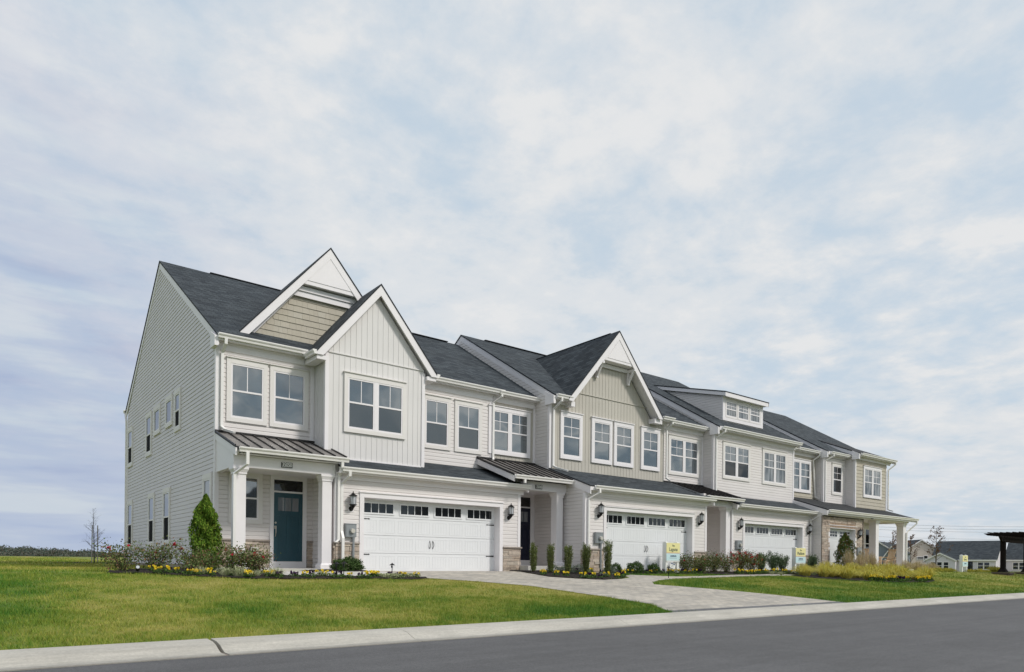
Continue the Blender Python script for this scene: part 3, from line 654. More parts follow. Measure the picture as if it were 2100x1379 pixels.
roof_gable(H2, 17.60, 22.40, 19.40, 7.548, 25.12, 10.98, 31.3, 7.26, rakeL=False, rakeR=False)
m = MB(); m.box(18, 23, 25.02, 25.22, 10.975, 11.0); m.build('ridge_vent', shedge, H2)
cross_gable(H2, 19.99, 2.63, 7.22, 10.23, 18.80, 25.6)
m = MB(); m.box(19.96, 20.02, 19.3, 24.5, 10.225, 10.25); m.build('ridge_vent', shedge, H2)
m = MB(); m.extr([(19.22, 18.845, 8.96), (20.78, 18.845, 8.96), (20.0, 18.845, 9.98)], (0, .4, 0)); m.box(19.1, 20.9, 18.85, 19.25, 8.955, 8.99)
m.extr([(19.36, 18.83, 9.06), (20.64, 18.83, 9.06), (20.0, 18.83, 9.88)], (0, .014, 0)); m.build('peak_panel', trim, H2)
m = MB(); m.box(18.95, 21.05, 19.16, 19.23, 8.78, 8.93); m.build('frieze', trim, H2)
for x in (19.08, 20.86):
    m = MB(); m.box(x, x+.09, 18.80, 19.23, 8.80, 8.90); m.box(x+.001, x+.089, 19.13, 19.235, 8.30, 8.799); m.extr([(x+.01, 18.86, 8.80), (x+.01, 18.98, 8.80), (x+.01, 19.15, 8.45), (x+.01, 19.15, 8.32)], (.07, 0, 0)); m.build('bracket', trim, H2)
m = MB(); m.box(22.25, 22.715, 18.92, 19.25, 6.93, 7.12); m.build('eave_return', trim, H2); m = MB(); m.box(17.555, 17.75, 18.92, 19.25, 6.93, 7.12); m.build('eave_return', trim, H2)
for X0, X1 in ((16.80, 17.55), (22.72, 23.45)): gutter(H2, X0, X1, 18.91, 7.27); eave(H2, X0, X1, 18.91, 19.26, 7.27, frz=.10)
m = MB(); m.extr([(16.68, 18.92, 7.20), (16.68, 19.4, 7.44), (16.68, 19.4, 6.92), (16.68, 18.92, 6.92)], (.10, 0, 0)); m.build('eave_return', trim, H2)
gutter(H2, 14.9, 16.76, 19.83, 7.25); eave(H2, 14.80, 16.76, 19.85, 20.1, 7.27)
downspout(H2, [(17.02, 18.84, 7.15), (17.02, 18.85, 7.03), (16.92, 19.18, 6.78), (16.92, 19.18, 4.68), (17.0, 19.05, 4.6), (17.3, 18.8, 4.5)])
downspout(H2, [(23.36, 18.9, 7.15), (23.36, 18.9, 7.03), (23.30, 19.15, 6.8), (23.30, 19.15, 4.75), (23.40, 19.05, 4.66)])
FG2 = Fr('front', 17.35)
wall(H2, lap, Fr('left', 16.79), [(17.35, .95), (20.1, .95), (20.1, 4.55), (19.4, 4.5), (17.35, 3.72)], siding)
wall(H2, lap, FG2, rectp(16.79, 17.69, .9, 3.65), siding); wall(H2, lap, FG2, rectp(22.81, 23.6, .9, 3.65), siding); wall(H2, lap, FG2, rectp(17.69, 22.81, 3.1, 3.65), siding)
wall(H2, lap, Fr('right', 23.6), rectp(17.35, 19.6, .9, 4.0), siding)
boards(H2, [(FG2, 16.76, 1.64, 3.5, 1), (FG2, 23.63, 1.64, 3.5, -1), (Fr('left', 16.79), 17.32, 1.64, 3.55, 1)])
stonewall(H2, [(FG2, 16.79, 17.69, .5, 1.58), (FG2, 22.81, 23.6, .5, 1.58), (Fr('left', 16.79), 17.31, 17.5, .5, 1.58)], cap=[(FG2, 16.73, 17.69, 1.58), (FG2, 22.81, 23.68, 1.58)])
m = MB(); m.box(16.74, 16.80, 17.5, 20.05, .4, .949); m.build('foundation', capm, H2)
garage_door(H2, FG2, 17.82, 22.68, .86, 2.99, .25)
roof_shed(H2, 16.74, 23.80, 17.05, 3.80, 19.24, 4.60, bw=.26)
gutter(H2, 16.96, 23.82, 17.06, 3.80); eave(H2, 16.80, 23.72, 17.06, 17.35, 3.80, frz=.14)
lantern(H2, FG2, 17.42, 2.77); lantern(H2, FG2, 23.12, 2.74); meter(H2, FG2, 17.21, 17.58, 1.81, 2.19, .7)
downspout(H2, [(17.16, 17.0, 3.68), (17.16, 17.0, 3.56), (16.90, 17.27, 3.34), (16.90, 17.27, .85)])
front_door(H2, FT, 15.72, 16.57, 1.20, 3.14, navy, 15.60, 16.76, 1.0, 3.66)
wall(H2, lap, FT, rectp(14.80, 16.79, .9, 4.4), siding)
m = MB(); m.box(14.81, 16.76, 18.0, 20.05, .6, 1.0); m.build('porch_slab', slabm, H2)
column(H2, 16.33, 16.62, 18.30, 18.6, 1.0, 3.60)
m = MB(); m.box(14.81, 16.77, 18.28, 18.62, 3.60, 3.90); m.box(14.82, 16.77, 18.63, 20.06, 3.64, 3.68); m.build('porch_beam', trim, H2)
metal_roof(H2, 14.10, 16.77, 17.94, 4.02, 20.08, 4.80, n=8, rakeR=False)
gutter(H2, 14.14, 16.80, 17.94, 4.01)
downspout(H2, [(14.55, 17.90, 3.9), (14.55, 17.9, 3.76)])
number(H2, Fr('front', 18.28), 15.47, 3.72, '35048')
# ---------------- unit 3
H3 = tag(empty('townhouse', (30, 19, .7)), 'third townhouse from the left, with the long shed dormer of three windows on its roof', 'townhouse', G)
FE, F3 = Fr('front', 19.55), Fr('front', 18.97)
wall(H3, lap, FE, rectp(23.25, 26.31, 4.4, 7.0), siding)
window(H3, FE, 23.86, 25.99, 5.02, 6.74, units=2, grid=(2, 2), rail=.5)
wall(H3, lap, Fr('left', 26.31), [(18.97, 4.1), (28, 4.1), (28, 10.8), (26.4, 11.82), (18.97, 7.35)], siding)
wall(H3, lap, F3, rectp(26.31, 33.0, 4.2, 7.0), siding)
boards(H3, [(Fr('left', 26.31), 18.94, 4.2, 7.05, 1), (F3, 26.28, 4.2, 7.0, 1), (F3, 33.03, 4.2, 6.95, -1), (FE, 26.32, 4.6, 6.9, -1)])
window(H3, F3, 26.97, 29.12, 5.04, 6.73, units=2, grid=(2, 2), rail=.5, lower=glass_d); window(H3, F3, 30.16, 32.32, 5.04, 6.75, units=2, grid=(2, 2), rail=.5, glz=glass_c)
roof_gable(H3, 23.42, 26.5, 19.25, 7.29, 25.4, 10.95, 31.3, 7.3, rakeL=False, rakeR=False)
roof_gable(H3, 26.25, 33.12, 18.64, 7.30, 26.4, 11.95, 33.2, 7.3)
gutter(H3, 23.50, 26.28, 19.24, 7.29); eave(H3, 23.30, 26.28, 19.24, 19.55, 7.29, frz=.18)
gutter(H3, 26.45, 33.12, 18.63, 7.30); eave(H3, 26.32, 33.10, 18.63, 18.97, 7.30, frz=.16)
m = MB(); m.extr([(26.19, 18.64, 7.24), (26.19, 19.1, 7.46), (26.19, 19.1, 6.94), (26.19, 18.64, 6.94)], (.10, 0, 0)); m.build('eave_return', trim, H3)
downspout(H3, [(26.62, 18.57, 7.18), (26.62, 18.58, 7.06), (26.42, 18.89, 6.8), (26.42, 18.89, 4.35)])
FD = Fr('front', 19.65)
wall(H3, lap, FD, rectp(27.9, 31.2, 7.80, 9.1), siding)
wall(H3, lap, Fr('left', 27.9), [(19.65, 7.8), (23.6, 10.2), (19.65, 9.15)], siding); wall(H3, lap, Fr('right', 31.2), [(19.65, 7.8), (23.6, 10.2), (19.65, 9.15)], siding)
m = MB()
fb(m, FD, 27.88, 28.08, 7.93, 9.06, 0, .055); fb(m, FD, 31.02, 31.22, 7.93, 9.06, 0, .055); fb(m, FD, 28.08, 31.02, 7.93, 8.10, 0, .054); fb(m, FD, 28.08, 31.02, 8.93, 9.06, 0, .054)
m.box(27.78, 31.35, 19.36, 19.39, 8.99, 9.17); m.box(27.80, 31.34, 19.395, 19.64, 9.02, 9.05); m.build('dormer_trim', trim, H3)
for k in range(3):
    a = 28.09+k*.98; window(H3, FD, a, a+.96, 8.09, 8.94, grid=(2, 2), cas=.055, glz=glass_c, single=False, lower=glass_c, cap=False, rail=.5)
roof_shed(H3, 27.72, 31.38, 19.35, 9.22, 23.75, 10.36, bw=.17)
FG3 = Fr('front', 17.98)
wall(H3, lap, Fr('left', 26.31), [(17.98, .9), (19.55, .9), (19.55, 4.3), (18.97, 4.2), (17.98, 3.75)], siding)
wall(H3, lap, FG3, rectp(26.31, 27.12, .9, 3.6), siding); wall(H3, lap, FG3, rectp(32.24, 33.0, .9, 3.6), siding); wall(H3, lap, FG3, rectp(27.12, 32.24, 3.08, 3.6), siding)
boards(H3, [(FG3, 26.28, 1.64, 3.5, 1), (FG3, 32.99, .9, 3.5, -1), (Fr('left', 26.31), 17.95, 1.64, 3.55, 1)])
stonewall(H3, [(FG3, 26.31, 27.12, .5, 1.58), (FG3, 32.24, 32.99, .5, 1.58)], cap=[(FG3, 26.25, 27.12, 1.58), (FG3, 32.24, 32.99, 1.58)])
garage_door(H3, FG3, 27.25, 32.11, .88, 2.97, .25)
roof_shed(H3, 26.26, 33.05, 17.67, 3.78, 18.95, 4.27, bw=.22)
gutter(H3, 26.45, 33.1, 17.68, 3.78); eave(H3, 26.32, 33.0, 17.68, 17.98, 3.78, frz=.14)
lantern(H3, FG3, 26.80, 2.72); lantern(H3, FG3, 32.62, 2.70); meter(H3, FG3, 26.55, 26.94, 1.81, 2.18, .7)
downspout(H3, [(33.0, 17.62, 3.66), (33.0, 17.62, 3.54), (32.80, 17.90, 3.32), (32.80, 17.90, .85)])
wall(H3, lap, FE, rectp(23.6, 26.31, .9, 4.3), siding)
m = MB(); m.box(23.62, 26.28, 17.9, 19.5, .6, .98); m.build('porch_slab', slabm, H3)
column(H3, 25.92, 26.22, 18.0, 18.3, .98, 3.62)
m = MB(); m.box(23.61, 26.29, 17.98, 18.32, 3.62, 3.86); m.box(23.62, 26.29, 18.33, 19.53, 3.66, 3.70); m.build('porch_beam', trim, H3)
metal_roof(H3, 23.3, 26.60, 17.62, 3.99, 19.53, 4.66, n=8, mat=metald, rakeR=False, rakeL=True)
gutter(H3, 23.9, 26.62, 17.63, 3.97)
number(H3, Fr('front', 17.98), 24.72, 3.75, '35046')
# ---------------- unit 4
H4 = tag(empty('townhouse', (38, 19, .7)), 'right end townhouse with stone front, single garage door and open porch on white columns', 'townhouse', G)
F4e, F4, F4s = Fr('front', 19.6), Fr('front', 19.15), Fr('front', 18.6)
wall(H4, shakes, F4e, rectp(33.0, 36.32, 4.6, 7.0), shakem)
window(H4, F4e, 33.62, 35.80, 5.0, 6.75, units=2, grid=(2, 2), rail=.5, cm=trim)
wall(H4, lap, Fr('left', 36.32), [(19.15, 4.3), (27, 4.3), (27, 10.0), (25.5, 11.05), (19.15, 7.3)], siding)
wall(H4, lap, F4, rectp(36.32, 38.75, 4.3, 7.0), siding)
wall(H4, lap, Fr('left', 38.75), [(18.6, 4.2), (20.9, 4.2), (20.9, 8.3), (18.6, 7.2)], siding)
wall(H4, shakes, F4s, rectp(38.75, 42.55, 4.2, 7.1), shakem)
wall(H4, lap, Fr('right', 42.55), [(19.3, .9), (32.0, .9), (32.0, 7.2), (25.5, 11.0), (19.3, 7.5)], siding); wall(H4, lap, Fr('right', 42.55), rectp(18.6, 19.28, 4.0, 7.2), siding)
m = MB(); m.box(33.0, 42.5, 31.9, 32, .6, 7.2); m.build('rear_wall', sidingg, H4)
boards(H4, [(Fr('left', 36.32), 19.12, 4.3, 7.0, 1), (F4, 36.29, 4.3, 6.95, 1), (Fr('left', 38.75), 18.57, 4.2, 7.05, 1), (F4s, 38.72, 4.2, 7.0, 1), (F4s, 42.57, 4.2, 7.0, -1)])
window(H4, F4, 37.20, 38.36, 5.02, 6.75, grid=(2, 2), rail=.5, glz=glass_d); window(H4, F4s, 39.66, 41.86, 5.0, 6.78, units=2, grid=(2, 2), rail=.5, glz=glass_c, cm=trim)
roof_gable(H4, 33.12, 36.4, 19.31, 7.29, 25.4, 10.94, 31.3, 7.3, rakeL=False, rakeR=False)
roof_gable(H4, 36.26, 43.3, 18.86, 7.28, 25.5, 11.2, 32.2, 7.2)
roof_shed(H4, 38.66, 43.05, 18.30, 7.37, 21.1, 8.55, mat=shingle_b)
gutter(H4, 33.15, 36.30, 19.30, 7.29); eave(H4, 33.05, 36.30, 19.30, 19.6, 7.29, frz=.18)
gutter(H4, 36.50, 38.72, 18.85, 7.28); eave(H4, 36.33, 38.72, 18.85, 19.15, 7.28, frz=.10)
gutter(H4, 38.80, 43.1, 18.30, 7.37); eave(H4, 38.76, 43.0, 18.30, 18.6, 7.37, frz=.14)
for x, y, z in ((36.20, 18.86, 7.24), (38.60, 18.31, 7.33)):
    m = MB(); m.extr([(x, y, z), (x, y+.4, z+.2), (x, y+.4, z-.30), (x, y, z-.30)], (.10, 0, 0)); m.build('eave_return', trim, H4)
downspout(H4, [(36.12, 19.24, 7.17), (36.12, 19.24, 7.05), (35.95, 19.52, 6.8), (36.20, 19.52, 4.85), (36.20, 19.3, 4.72)])
downspout(H4, [(36.75, 18.8, 7.16), (36.75, 18.8, 7.04), (36.44, 19.08, 6.8), (36.44, 19.08, 4.6)])
downspout(H4, [(42.95, 18.24, 7.25), (42.95, 18.24, 7.12), (42.62, 18.5, 6.78), (42.62, 18.5, 4.45), (42.8, 18.3, 4.36)])
FG4 = Fr('front', 17.46)
wall(H4, lap, Fr('left', 33.0), [(17.46, .9), (18.97, .9), (18.97, 4.2), (17.46, 3.75)], siding)
stonewall(H4, [(FG4, 33.0, 33.74, .5, 3.55), (FG4, 36.40, 37.14, .5, 3.55), (FG4, 33.74, 36.40, 3.27, 3.55), (Fr('right', 37.30), 17.43, 19.25, .5, 3.6)], hmin=.05, hmax=.13)
m = MB()
for k in range(30): u = 33.75+k*.0883; fb(m, FG4, u, u+.078, 3.035, 3.262, .0, .055)
m.build('brick_lintel', brickm, H4)
m = MB(); m.box(37.145, 37.3, 17.6, 19.28, .6, 3.7); m.build('wall', siding, H4)
wall(H4, lap, Fr('front', 19.3), rectp(37.3, 42.50, .9, 4.3), siding)
m = MB(); m.box(38.75, 42.5, 18.62, 19.2, 4.0, 4.2); m.build('porch_ceiling', trim, H4)
window(H4, Fr('front', 19.3), 40.35, 42.42, 1.45, 3.45, units=2, grid=(1, 1), rail=.5, glz=glass_d)
garage_door(H4, FG4, 33.76, 36.38, .86, 3.0, .2, cols=4, lites=4, units=2, rows2=True)
m = MB(); m.box(37.15, 42.75, 17.1, 19.28, .5, .96); m.build('porch_slab', slabm, H4)
m = MB(); m.box(33.0, 42.5, 17.30, 17.455, 3.60, 3.84); m.box(37.16, 42.5, 17.456, 17.80, 3.601, 3.839); m.box(37.17, 42.19, 17.801, 19.28, 3.66, 3.70); m.box(42.20, 42.49, 17.801, 19.28, 3.602, 3.84); m.build('porch_beam', trim, H4)
column(H4, 38.70, 39.05, 17.42, 17.78, .96, 3.60); column(H4, 42.08, 42.43, 17.42, 17.78, .96, 3.60)
m = MB(); P = [(33.0, 17.14, 3.88), (43.15, 17.14, 3.88), (42.55, 19.6, 4.72), (33.0, 19.6, 4.72)]
m.face(P, 0, [(p[0], p[1]) for p in P]); m.face([(a, b, c-.05) for a, b, c in P], 1)
for i in range(4):
    a, b = P[i], P[(i+1) % 4]; m.face([a, b, (b[0], b[1], b[2]-.05), (a[0], a[1], a[2]-.05)], 1)
Q = [(43.15, 17.14, 3.88), (43.15, 18.6, 3.9), (42.55, 19.6, 4.72)]; m.face(Q, 0, [(p[1], p[2]) for p in Q])
o = m.build('porch_roof', [shingle_b, shedge], H4)
f = MB(); f.extr([(32.98, 17.16, 3.83), (32.98, 19.0, 4.46), (32.98, 19.0, 4.22), (32.98, 17.16, 3.58)], (.04, 0, 0)); f.build('rake_board', trim, o)
gutter(H4, 33.12, 43.22, 17.14, 3.87); m = MB(); m.box(33.03, 43.1, 17.145, 17.17, 3.66, 3.865); m.box(33.03, 43.1, 17.171, 17.29, 3.69, 3.71); m.build('soffit', trim, H4)
downspout(H4, [(43.05, 17.08, 3.75), (43.05, 17.08, 3.6), (42.62, 17.35, 3.18), (42.40, 17.36, 3.05), (42.38, 17.36, 1.0)])
lantern(H4, FG4, 36.70, 2.61); meter(H4, FG4, 36.52, 36.94, 1.71, 2.08, .7)
number(H4, Fr('front', 17.30), 37.98, 3.72, '35044', w=.25, h=.19)
# ================================================================ ground
def sm(t): t = np.clip(t, 0, 1); return t*t*(3-2*t)
def gz(X, Y):
    X = np.asarray(X, float); Y = np.asarray(Y, float)
    z = np.interp(Y, [-2000, 9.03, 9.06, 17.6, 1e5], [-.06, -.06, .10, .80, .80])
    far = Y > 17.6
    lft = np.interp(Y, [17.6, 30, 50, 80, 110, 200, 2000], [.80, .84, 1.0, 1.26, 1.1, -1.5, -1.5])
    d = np.hypot(X, Y); rgt = np.interp(d, [24, 60, 137, 300, 3000], [.80, .62, .05, -.4, -1.2])
    w_ = sm((X/np.maximum(Y, 1)-.35)/.8)
    z = np.where(far, lft*(1-w_)+np.minimum(rgt, .8)*w_, z)
    return z
_lat = np.random.default_rng(5).uniform(-1, 1, (64, 64))
def _vn(x, y):
    i, j = np.floor(x).astype(int), np.floor(y).astype(int); f, g = sm(x-i), sm(y-j); A = lambda a, b: _lat[a % 64, b % 64]
    return (A(i, j)*(1-f)+A(i+1, j)*f)*(1-g)+(A(i, j+1)*(1-f)+A(i+1, j+1)*f)*g
def vnoise(X, Y): return _vn(X*.55+3, Y*.6)*.40+_vn(X*1.4, Y*1.5+9)*.30+_vn(X*4.1+5, Y*4.3)*.20+_vn(X*11, Y*11.5+2)*.15
def lush(X, Y):
    X = np.asarray(X, float); Y = np.asarray(Y, float)
    n = vnoise(X, Y)*2.6+.12*(np.sin(X*1.3+np.sin(Y*1.1+.5)*1.4)+np.sin(Y*1.9+X*.7+1.3)+np.sin(X*3.1-Y*2.3+.4)*.7+np.sin(X*.47+Y*.33+2)*1.2+np.sin(X*7.3+Y*5.1)*.3)/4.2
    a = .30+.30*n
    a = a+.60*sm((2.3-X)/2.4)*sm((24-Y)/8)                        # deep green stretch at the left
    e = sm((10.6-Y)/1.4); a = a+.30*e*sm((X-3)/3)                 # longer grass along the kerb
    a = a+.45*sm((X-7.5)/3)*sm((13.-X)/1.2)*sm((12.6-Y)/2.0)
    a = a+np.where((X > 15) & (X < 34), .28, 0)
    return np.clip(a, 0, 1)
ys = np.unique(np.concatenate([[-900, -300, -120, -60, -30, -4], [8.28, 9.03], np.linspace(9.06, 17.6, 34), np.linspace(18.1, 40, 26), np.geomspace(44, 1500, 34)]))
xs = np.unique(np.concatenate([-np.geomspace(8, 1400, 16), np.linspace(-7, 50, 150), np.geomspace(51, 1600, 40)]))
GX, GY = np.meshgrid(xs, ys); GZ = gz(GX, GY)
def grid_mesh(name, GX, GY, GZ, mat):
    ny, nx = GX.shape; v = np.stack([GX, GY, GZ], -1).reshape(-1, 3)
    i = np.arange(ny*nx).reshape(ny, nx); q = np.stack([i[:-1, :-1], i[:-1, 1:], i[1:, 1:], i[1:, :-1]], -1).reshape(-1, 4)
    me = bpy.data.meshes.new(name); me.vertices.add(len(v)); me.vertices.foreach_set('co', v.ravel()); me.loops.add(q.size); me.loops.foreach_set('vertex_index', q.ravel())
    me.polygons.add(len(q)); me.polygons.foreach_set('loop_start', np.arange(len(q))*4); me.update(calc_edges=True); me.materials.append(mat)
    a = me.attributes.new('lush', 'FLOAT', 'POINT'); a.data.foreach_set('value', lush(v[:, 0], v[:, 1]).astype(np.float32))
    me.polygons.foreach_set('use_smooth', [True]*len(q)); o = bpy.data.objects.new(name, me); scene.collection.objects.link(o); return o
def lawnmat(name, blade):
    m = bpy.data.materials.new(name); m.use_nodes = True; t = m.node_tree; b = t.nodes['Principled BSDF']; b.inputs['Roughness'].default_value = .7 if blade else .95
    b.inputs['Specular IOR Level'].default_value = .25
    at = t.nodes.new('ShaderNodeAttribute'); at.attribute_name = 'lush'
    def rmp(stops):
        r = t.nodes.new('ShaderNodeValToRGB'); e = r.color_ramp.elements
        while len(e) < len(stops): e.new(.5)
        for i, (p, c) in enumerate(stops): e[i].position = p; e[i].color = (*c, 1)
        t.links.new(at.outputs['Fac'], r.inputs[0]); return r.outputs[0]
    c1 = rmp([(0, (.34, .325, .065)), (.4, (.26, .30, .038)), (1, (.075, .20, .018))])
    c2 = rmp([(0, (.46, .40, .12)), (.4, (.185, .255, .026)), (1, (.045, .145, .011))])
    mx = t.nodes.new('ShaderNodeMix'); mx.data_type = 'RGBA'
    if blade:
        g = t.nodes.new('ShaderNodeNewGeometry'); t.links.new(g.outputs['Random Per Island'], mx.inputs[0])
    else:
        tcn = t.nodes.new('ShaderNodeTexCoord'); n = t.nodes.new('ShaderNodeTexNoise'); n.inputs['Scale'].default_value = 9; n.inputs['Detail'].default_value = 8; n.inputs['Roughness'].default_value = .75
        t.links.new(tcn.outputs['Object'], n.inputs['Vector']); mr = t.nodes.new('ShaderNodeMapRange'); mr.inputs[1].default_value = .35; mr.inputs[2].default_value = .65; t.links.new(n.outputs['Fac'], mr.inputs[0]); t.links.new(mr.outputs[0], mx.inputs[0])
        bp = t.nodes.new('ShaderNodeBump'); bp.inputs['Distance'].default_value = .03; t.links.new(n.outputs['Fac'], bp.inputs['Height']); t.links.new(bp.outputs[0], b.inputs['Normal'])
    t.links.new(c1, mx.inputs[6]); t.links.new(c2, mx.inputs[7])
    th = t.nodes.new('ShaderNodeMix'); th.data_type = 'RGBA'; th.inputs[0].default_value = 0 if blade else .30; t.links.new(mx.outputs[2], th.inputs[6]); th.inputs[7].default_value = (.11, .095, .055, 1); t.links.new(th.outputs[2], b.inputs['Base Color'])
    return m
lawn_m = lawnmat('lawn', False); blade_m = lawnmat('grass_blades', True)
tag(grid_mesh('lawn', GX, GY, GZ, lawn_m), kind='structure')
asphalt = M('asphalt', (.097, .096, .099), .9, var=.10, vscale=.35, bump=.004, bscale=160, stretch=(1, 1, 1))
def speckle(m, lo, hi, scale, st=None):
    t = m.node_tree; b = t.nodes['Principled BSDF']; l = b.inputs['Base Color'].links[0]; src = l.from_socket
    n = t.nodes.new('ShaderNodeTexNoise'); n.inputs['Scale'].default_value = scale; n.inputs['Detail'].default_value = 3; n.inputs['Roughness'].default_value = .8
    tcn = t.nodes.new('ShaderNodeTexCoord'); mp = t.nodes.new('ShaderNodeMapping'); mp.inputs['Scale'].default_value = st or (1, 1, 1); t.links.new(tcn.outputs['Object'], mp.inputs[0]); t.links.new(mp.outputs[0], n.inputs['Vector'])
    mr = t.nodes.new('ShaderNodeMapRange'); mr.inputs[1].default_value = .35; mr.inputs[2].default_value = .65; mr.inputs[3].default_value = lo; mr.inputs[4].default_value = hi; t.links.new(n.outputs['Fac'], mr.inputs[0])
    mx = t.nodes.new('ShaderNodeMix'); mx.data_type = 'RGBA'; mx.blend_type = 'MULTIPLY'; mx.inputs[0].default_value = 1
    t.links.new(src, mx.inputs[6]); t.links.new(mr.outputs[0], mx.inputs[7]); t.links.new(mx.outputs[2], b.inputs['Base Color'])
speckle(asphalt, .66, 1.34, 75); speckle(asphalt, .86, 1.14, 24); speckle(asphalt, .93, 1.08, 3); speckle(asphalt, .90, 1.08, 1.5, (.05, 1.3, 1))
m = MB(); m.face([(-400, -5, .0), (1400, -5, .0), (1400, 8.3, .0), (-400, 8.3, .0)]); tag(m.build('road', asphalt), kind='structure')
concrete = M('kerb_concrete', (.455, .43, .38), .85, var=.10, vscale=1.1, bump=.003, bscale=60); speckle(concrete, .90, 1.08, 26); speckle(concrete, .86, 1.06, 2.2, (.35, 3, 1))
def grime(m):                                # dirt washed down to the gutter line and blown grit
    t = m.node_tree; b = t.nodes['Principled BSDF']; src = b.inputs['Base Color'].links[0].from_socket
    tcn = t.nodes.new('ShaderNodeTexCoord'); sp = t.nodes.new('ShaderNodeSeparateXYZ'); t.links.new(tcn.outputs['Object'], sp.inputs[0])
    n = t.nodes.new('ShaderNodeTexNoise'); n.inputs['Scale'].default_value = 5; n.inputs['Detail'].default_value = 8; n.inputs['Roughness'].default_value = .75; t.links.new(tcn.outputs['Object'], n.inputs['Vector'])
    a = t.nodes.new('ShaderNodeMath'); a.operation = 'MULTIPLY_ADD'; t.links.new(n.outputs['Fac'], a.inputs[0]); a.inputs[1].default_value = .40; t.links.new(sp.outputs['Y'], a.inputs[2])
    mr = t.nodes.new('ShaderNodeMapRange'); mr.inputs[1].default_value = 8.54; mr.inputs[2].default_value = 8.66; mr.inputs[3].default_value = .72; mr.inputs[4].default_value = 1; t.links.new(a.outputs[0], mr.inputs[0])
    mx = t.nodes.new('ShaderNodeMix'); mx.data_type = 'RGBA'; mx.blend_type = 'MULTIPLY'; mx.inputs[0].default_value = 1; t.links.new(src, mx.inputs[6]); t.links.new(mr.outputs[0], mx.inputs[7]); t.links.new(mx.outputs[2], b.inputs['Base Color'])
grime(concrete)
m = MB(); prof = [(8.27, -.1), (8.27, .012), (8.46, .016), (8.56, .045), (8.66, .085), (8.80, .112), (9.05, .125), (9.075, .10), (9.075, -.1)]
js = [-120, -60, -30, -12, -7, -2.6, 2.35, 4.93, 9.3, 14.5, 19.2, 23.6, 28.2, 33, 38, 43, 50, 60, 80, 110, 160, 240, 400, 900]
for a, b in zip(js[:-1], js[1:]):
    g = .022 if abs(a-2.35) < .01 else .004; h = .022 if abs(b-2.35) < .01 else .004
    m.extr([(a+g, y, z) for y, z in prof], (b-a-g-h, 0, 0))
tag(m.build('kerb', concrete), kind='structure')
m = MB(); m.box(-400, 1400, 8.28, 9.07, -.12, .004); tag(m.build('kerb_base', mortar), kind='structure')
import bmesh
def sheet(name, poly, off, mat, edge=0.0, mound=0.0):
    bm = bmesh.new(); f = bm.faces.new([bm.verts.new((x, y, 0)) for x, y in poly]); bmesh.ops.triangulate(bm, faces=[f])
    x0, x1 = min(p[0] for p in poly), max(p[0] for p in poly); y0, y1 = min(p[1] for p in poly), max(p[1] for p in poly)
    cuts = [y for y in ys if y0 < y < y1]
    if mound: cuts = list(np.arange(y0+.1, y1, .13))+[9.07, 17.6]
    for y in cuts: bmesh.ops.bisect_plane(bm, geom=bm.verts[:]+bm.edges[:]+bm.faces[:], plane_co=(0, y, 0), plane_no=(0, 1, 0))
    if mound:
        for x in np.arange(x0+.1, x1, .16): bmesh.ops.bisect_plane(bm, geom=bm.verts[:]+bm.edges[:]+bm.faces[:], plane_co=(x, 0, 0), plane_no=(1, 0, 0))
    bv = set(v for e in bm.edges if e.is_boundary for v in e.verts)
    for v in bm.verts:
        h = 0 if v in bv else mound*(.6+.4*math.sin(v.co.x*9.1+v.co.y*5.3)+random.uniform(-.35, .35))
        v.co.z = float(gz(v.co.x, v.co.y))+off+h
    me = bpy.data.meshes.new(name); bm.to_mesh(me); bm.free(); me.materials.append(mat); o = bpy.data.objects.new(name, me); scene.collection.objects.link(o); return tag(o, kind='structure')
paver = brickmat('paver', (.49, .445, .38), (.36, .335, .30), (.28, .26, .23), .30, .15, .85, uv=False, msize=.008, noise_s=5, bump=.004)
paverd = brickmat('paver_border', (.17, .17, .175), (.12, .12, .125), (.09, .09, .09), .12, .24, .85, uv=False, msize=.008, noise_s=5, bump=.004)
mulch = M('mulch', (.022, .016, .013), .95, var=.5, vscale=40, bump=.03, bscale=60)
drive = [(11.3, 9.075), (12.0, 10.3), (11.86, 11.7), (11.5, 13.85), (10.6, 15.0), (9.7, 15.75), (9.25, 16.2), (9.2, 17.7), (8.9, 18.45), (9.02, 18.47), (9.02, 18.8), (13.93, 18.8), (13.93, 18.47), (14.2, 18.47), (13.98, 16.0), (14.6, 15.45),
         (15.4, 15.05), (16.4, 15.25), (17.15, 15.6), (17.6, 16.2), (18.2, 16.5), (19.2, 16.1), (19.9, 15.85), (21.85, 16.0), (24, 16.35), (27.4, 16.6), (28.6, 16.2), (27.6, 15.95), (24, 15.75), (21, 15.4), (19, 15.2), (17.6, 14.75), (16.8, 14.3), (16.2, 13.75), (16.9, 12.9), (17.6, 11.9), (18.1, 10.9), (18.45, 9.9), (18.6, 9.075)]
sheet('driveway', drive, .012, paver)
sheet('driveway_border', [(11.33, 9.08), (11.45, 9.33), (18.52, 9.33), (18.58, 9.08)], .018, paverd)
walk = [(5.7, 16.45), (9.24, 16.35), (9.2, 17.6), (5.9, 17.6)]
sheet('walkway', walk, .016, slabm)
bed1 = [(2.35, 17.25), (3.0, 17.2), (4.0, 16.5), (5.1, 15.95), (6.4, 15.8), (7.9, 15.8), (8.9, 15.55), (9.6, 15.72), (9.2, 16.15), (7.6, 16.42), (5.72, 16.44), (5.6, 18.2), (5.28, 18.3), (5.28, 20.3), (3.9, 20.2), (2.8, 18.7)]
bed1b = [(7.0, 17.62), (8.95, 17.62), (8.85, 18.44), (8.14, 18.44), (7.0, 18.2)]
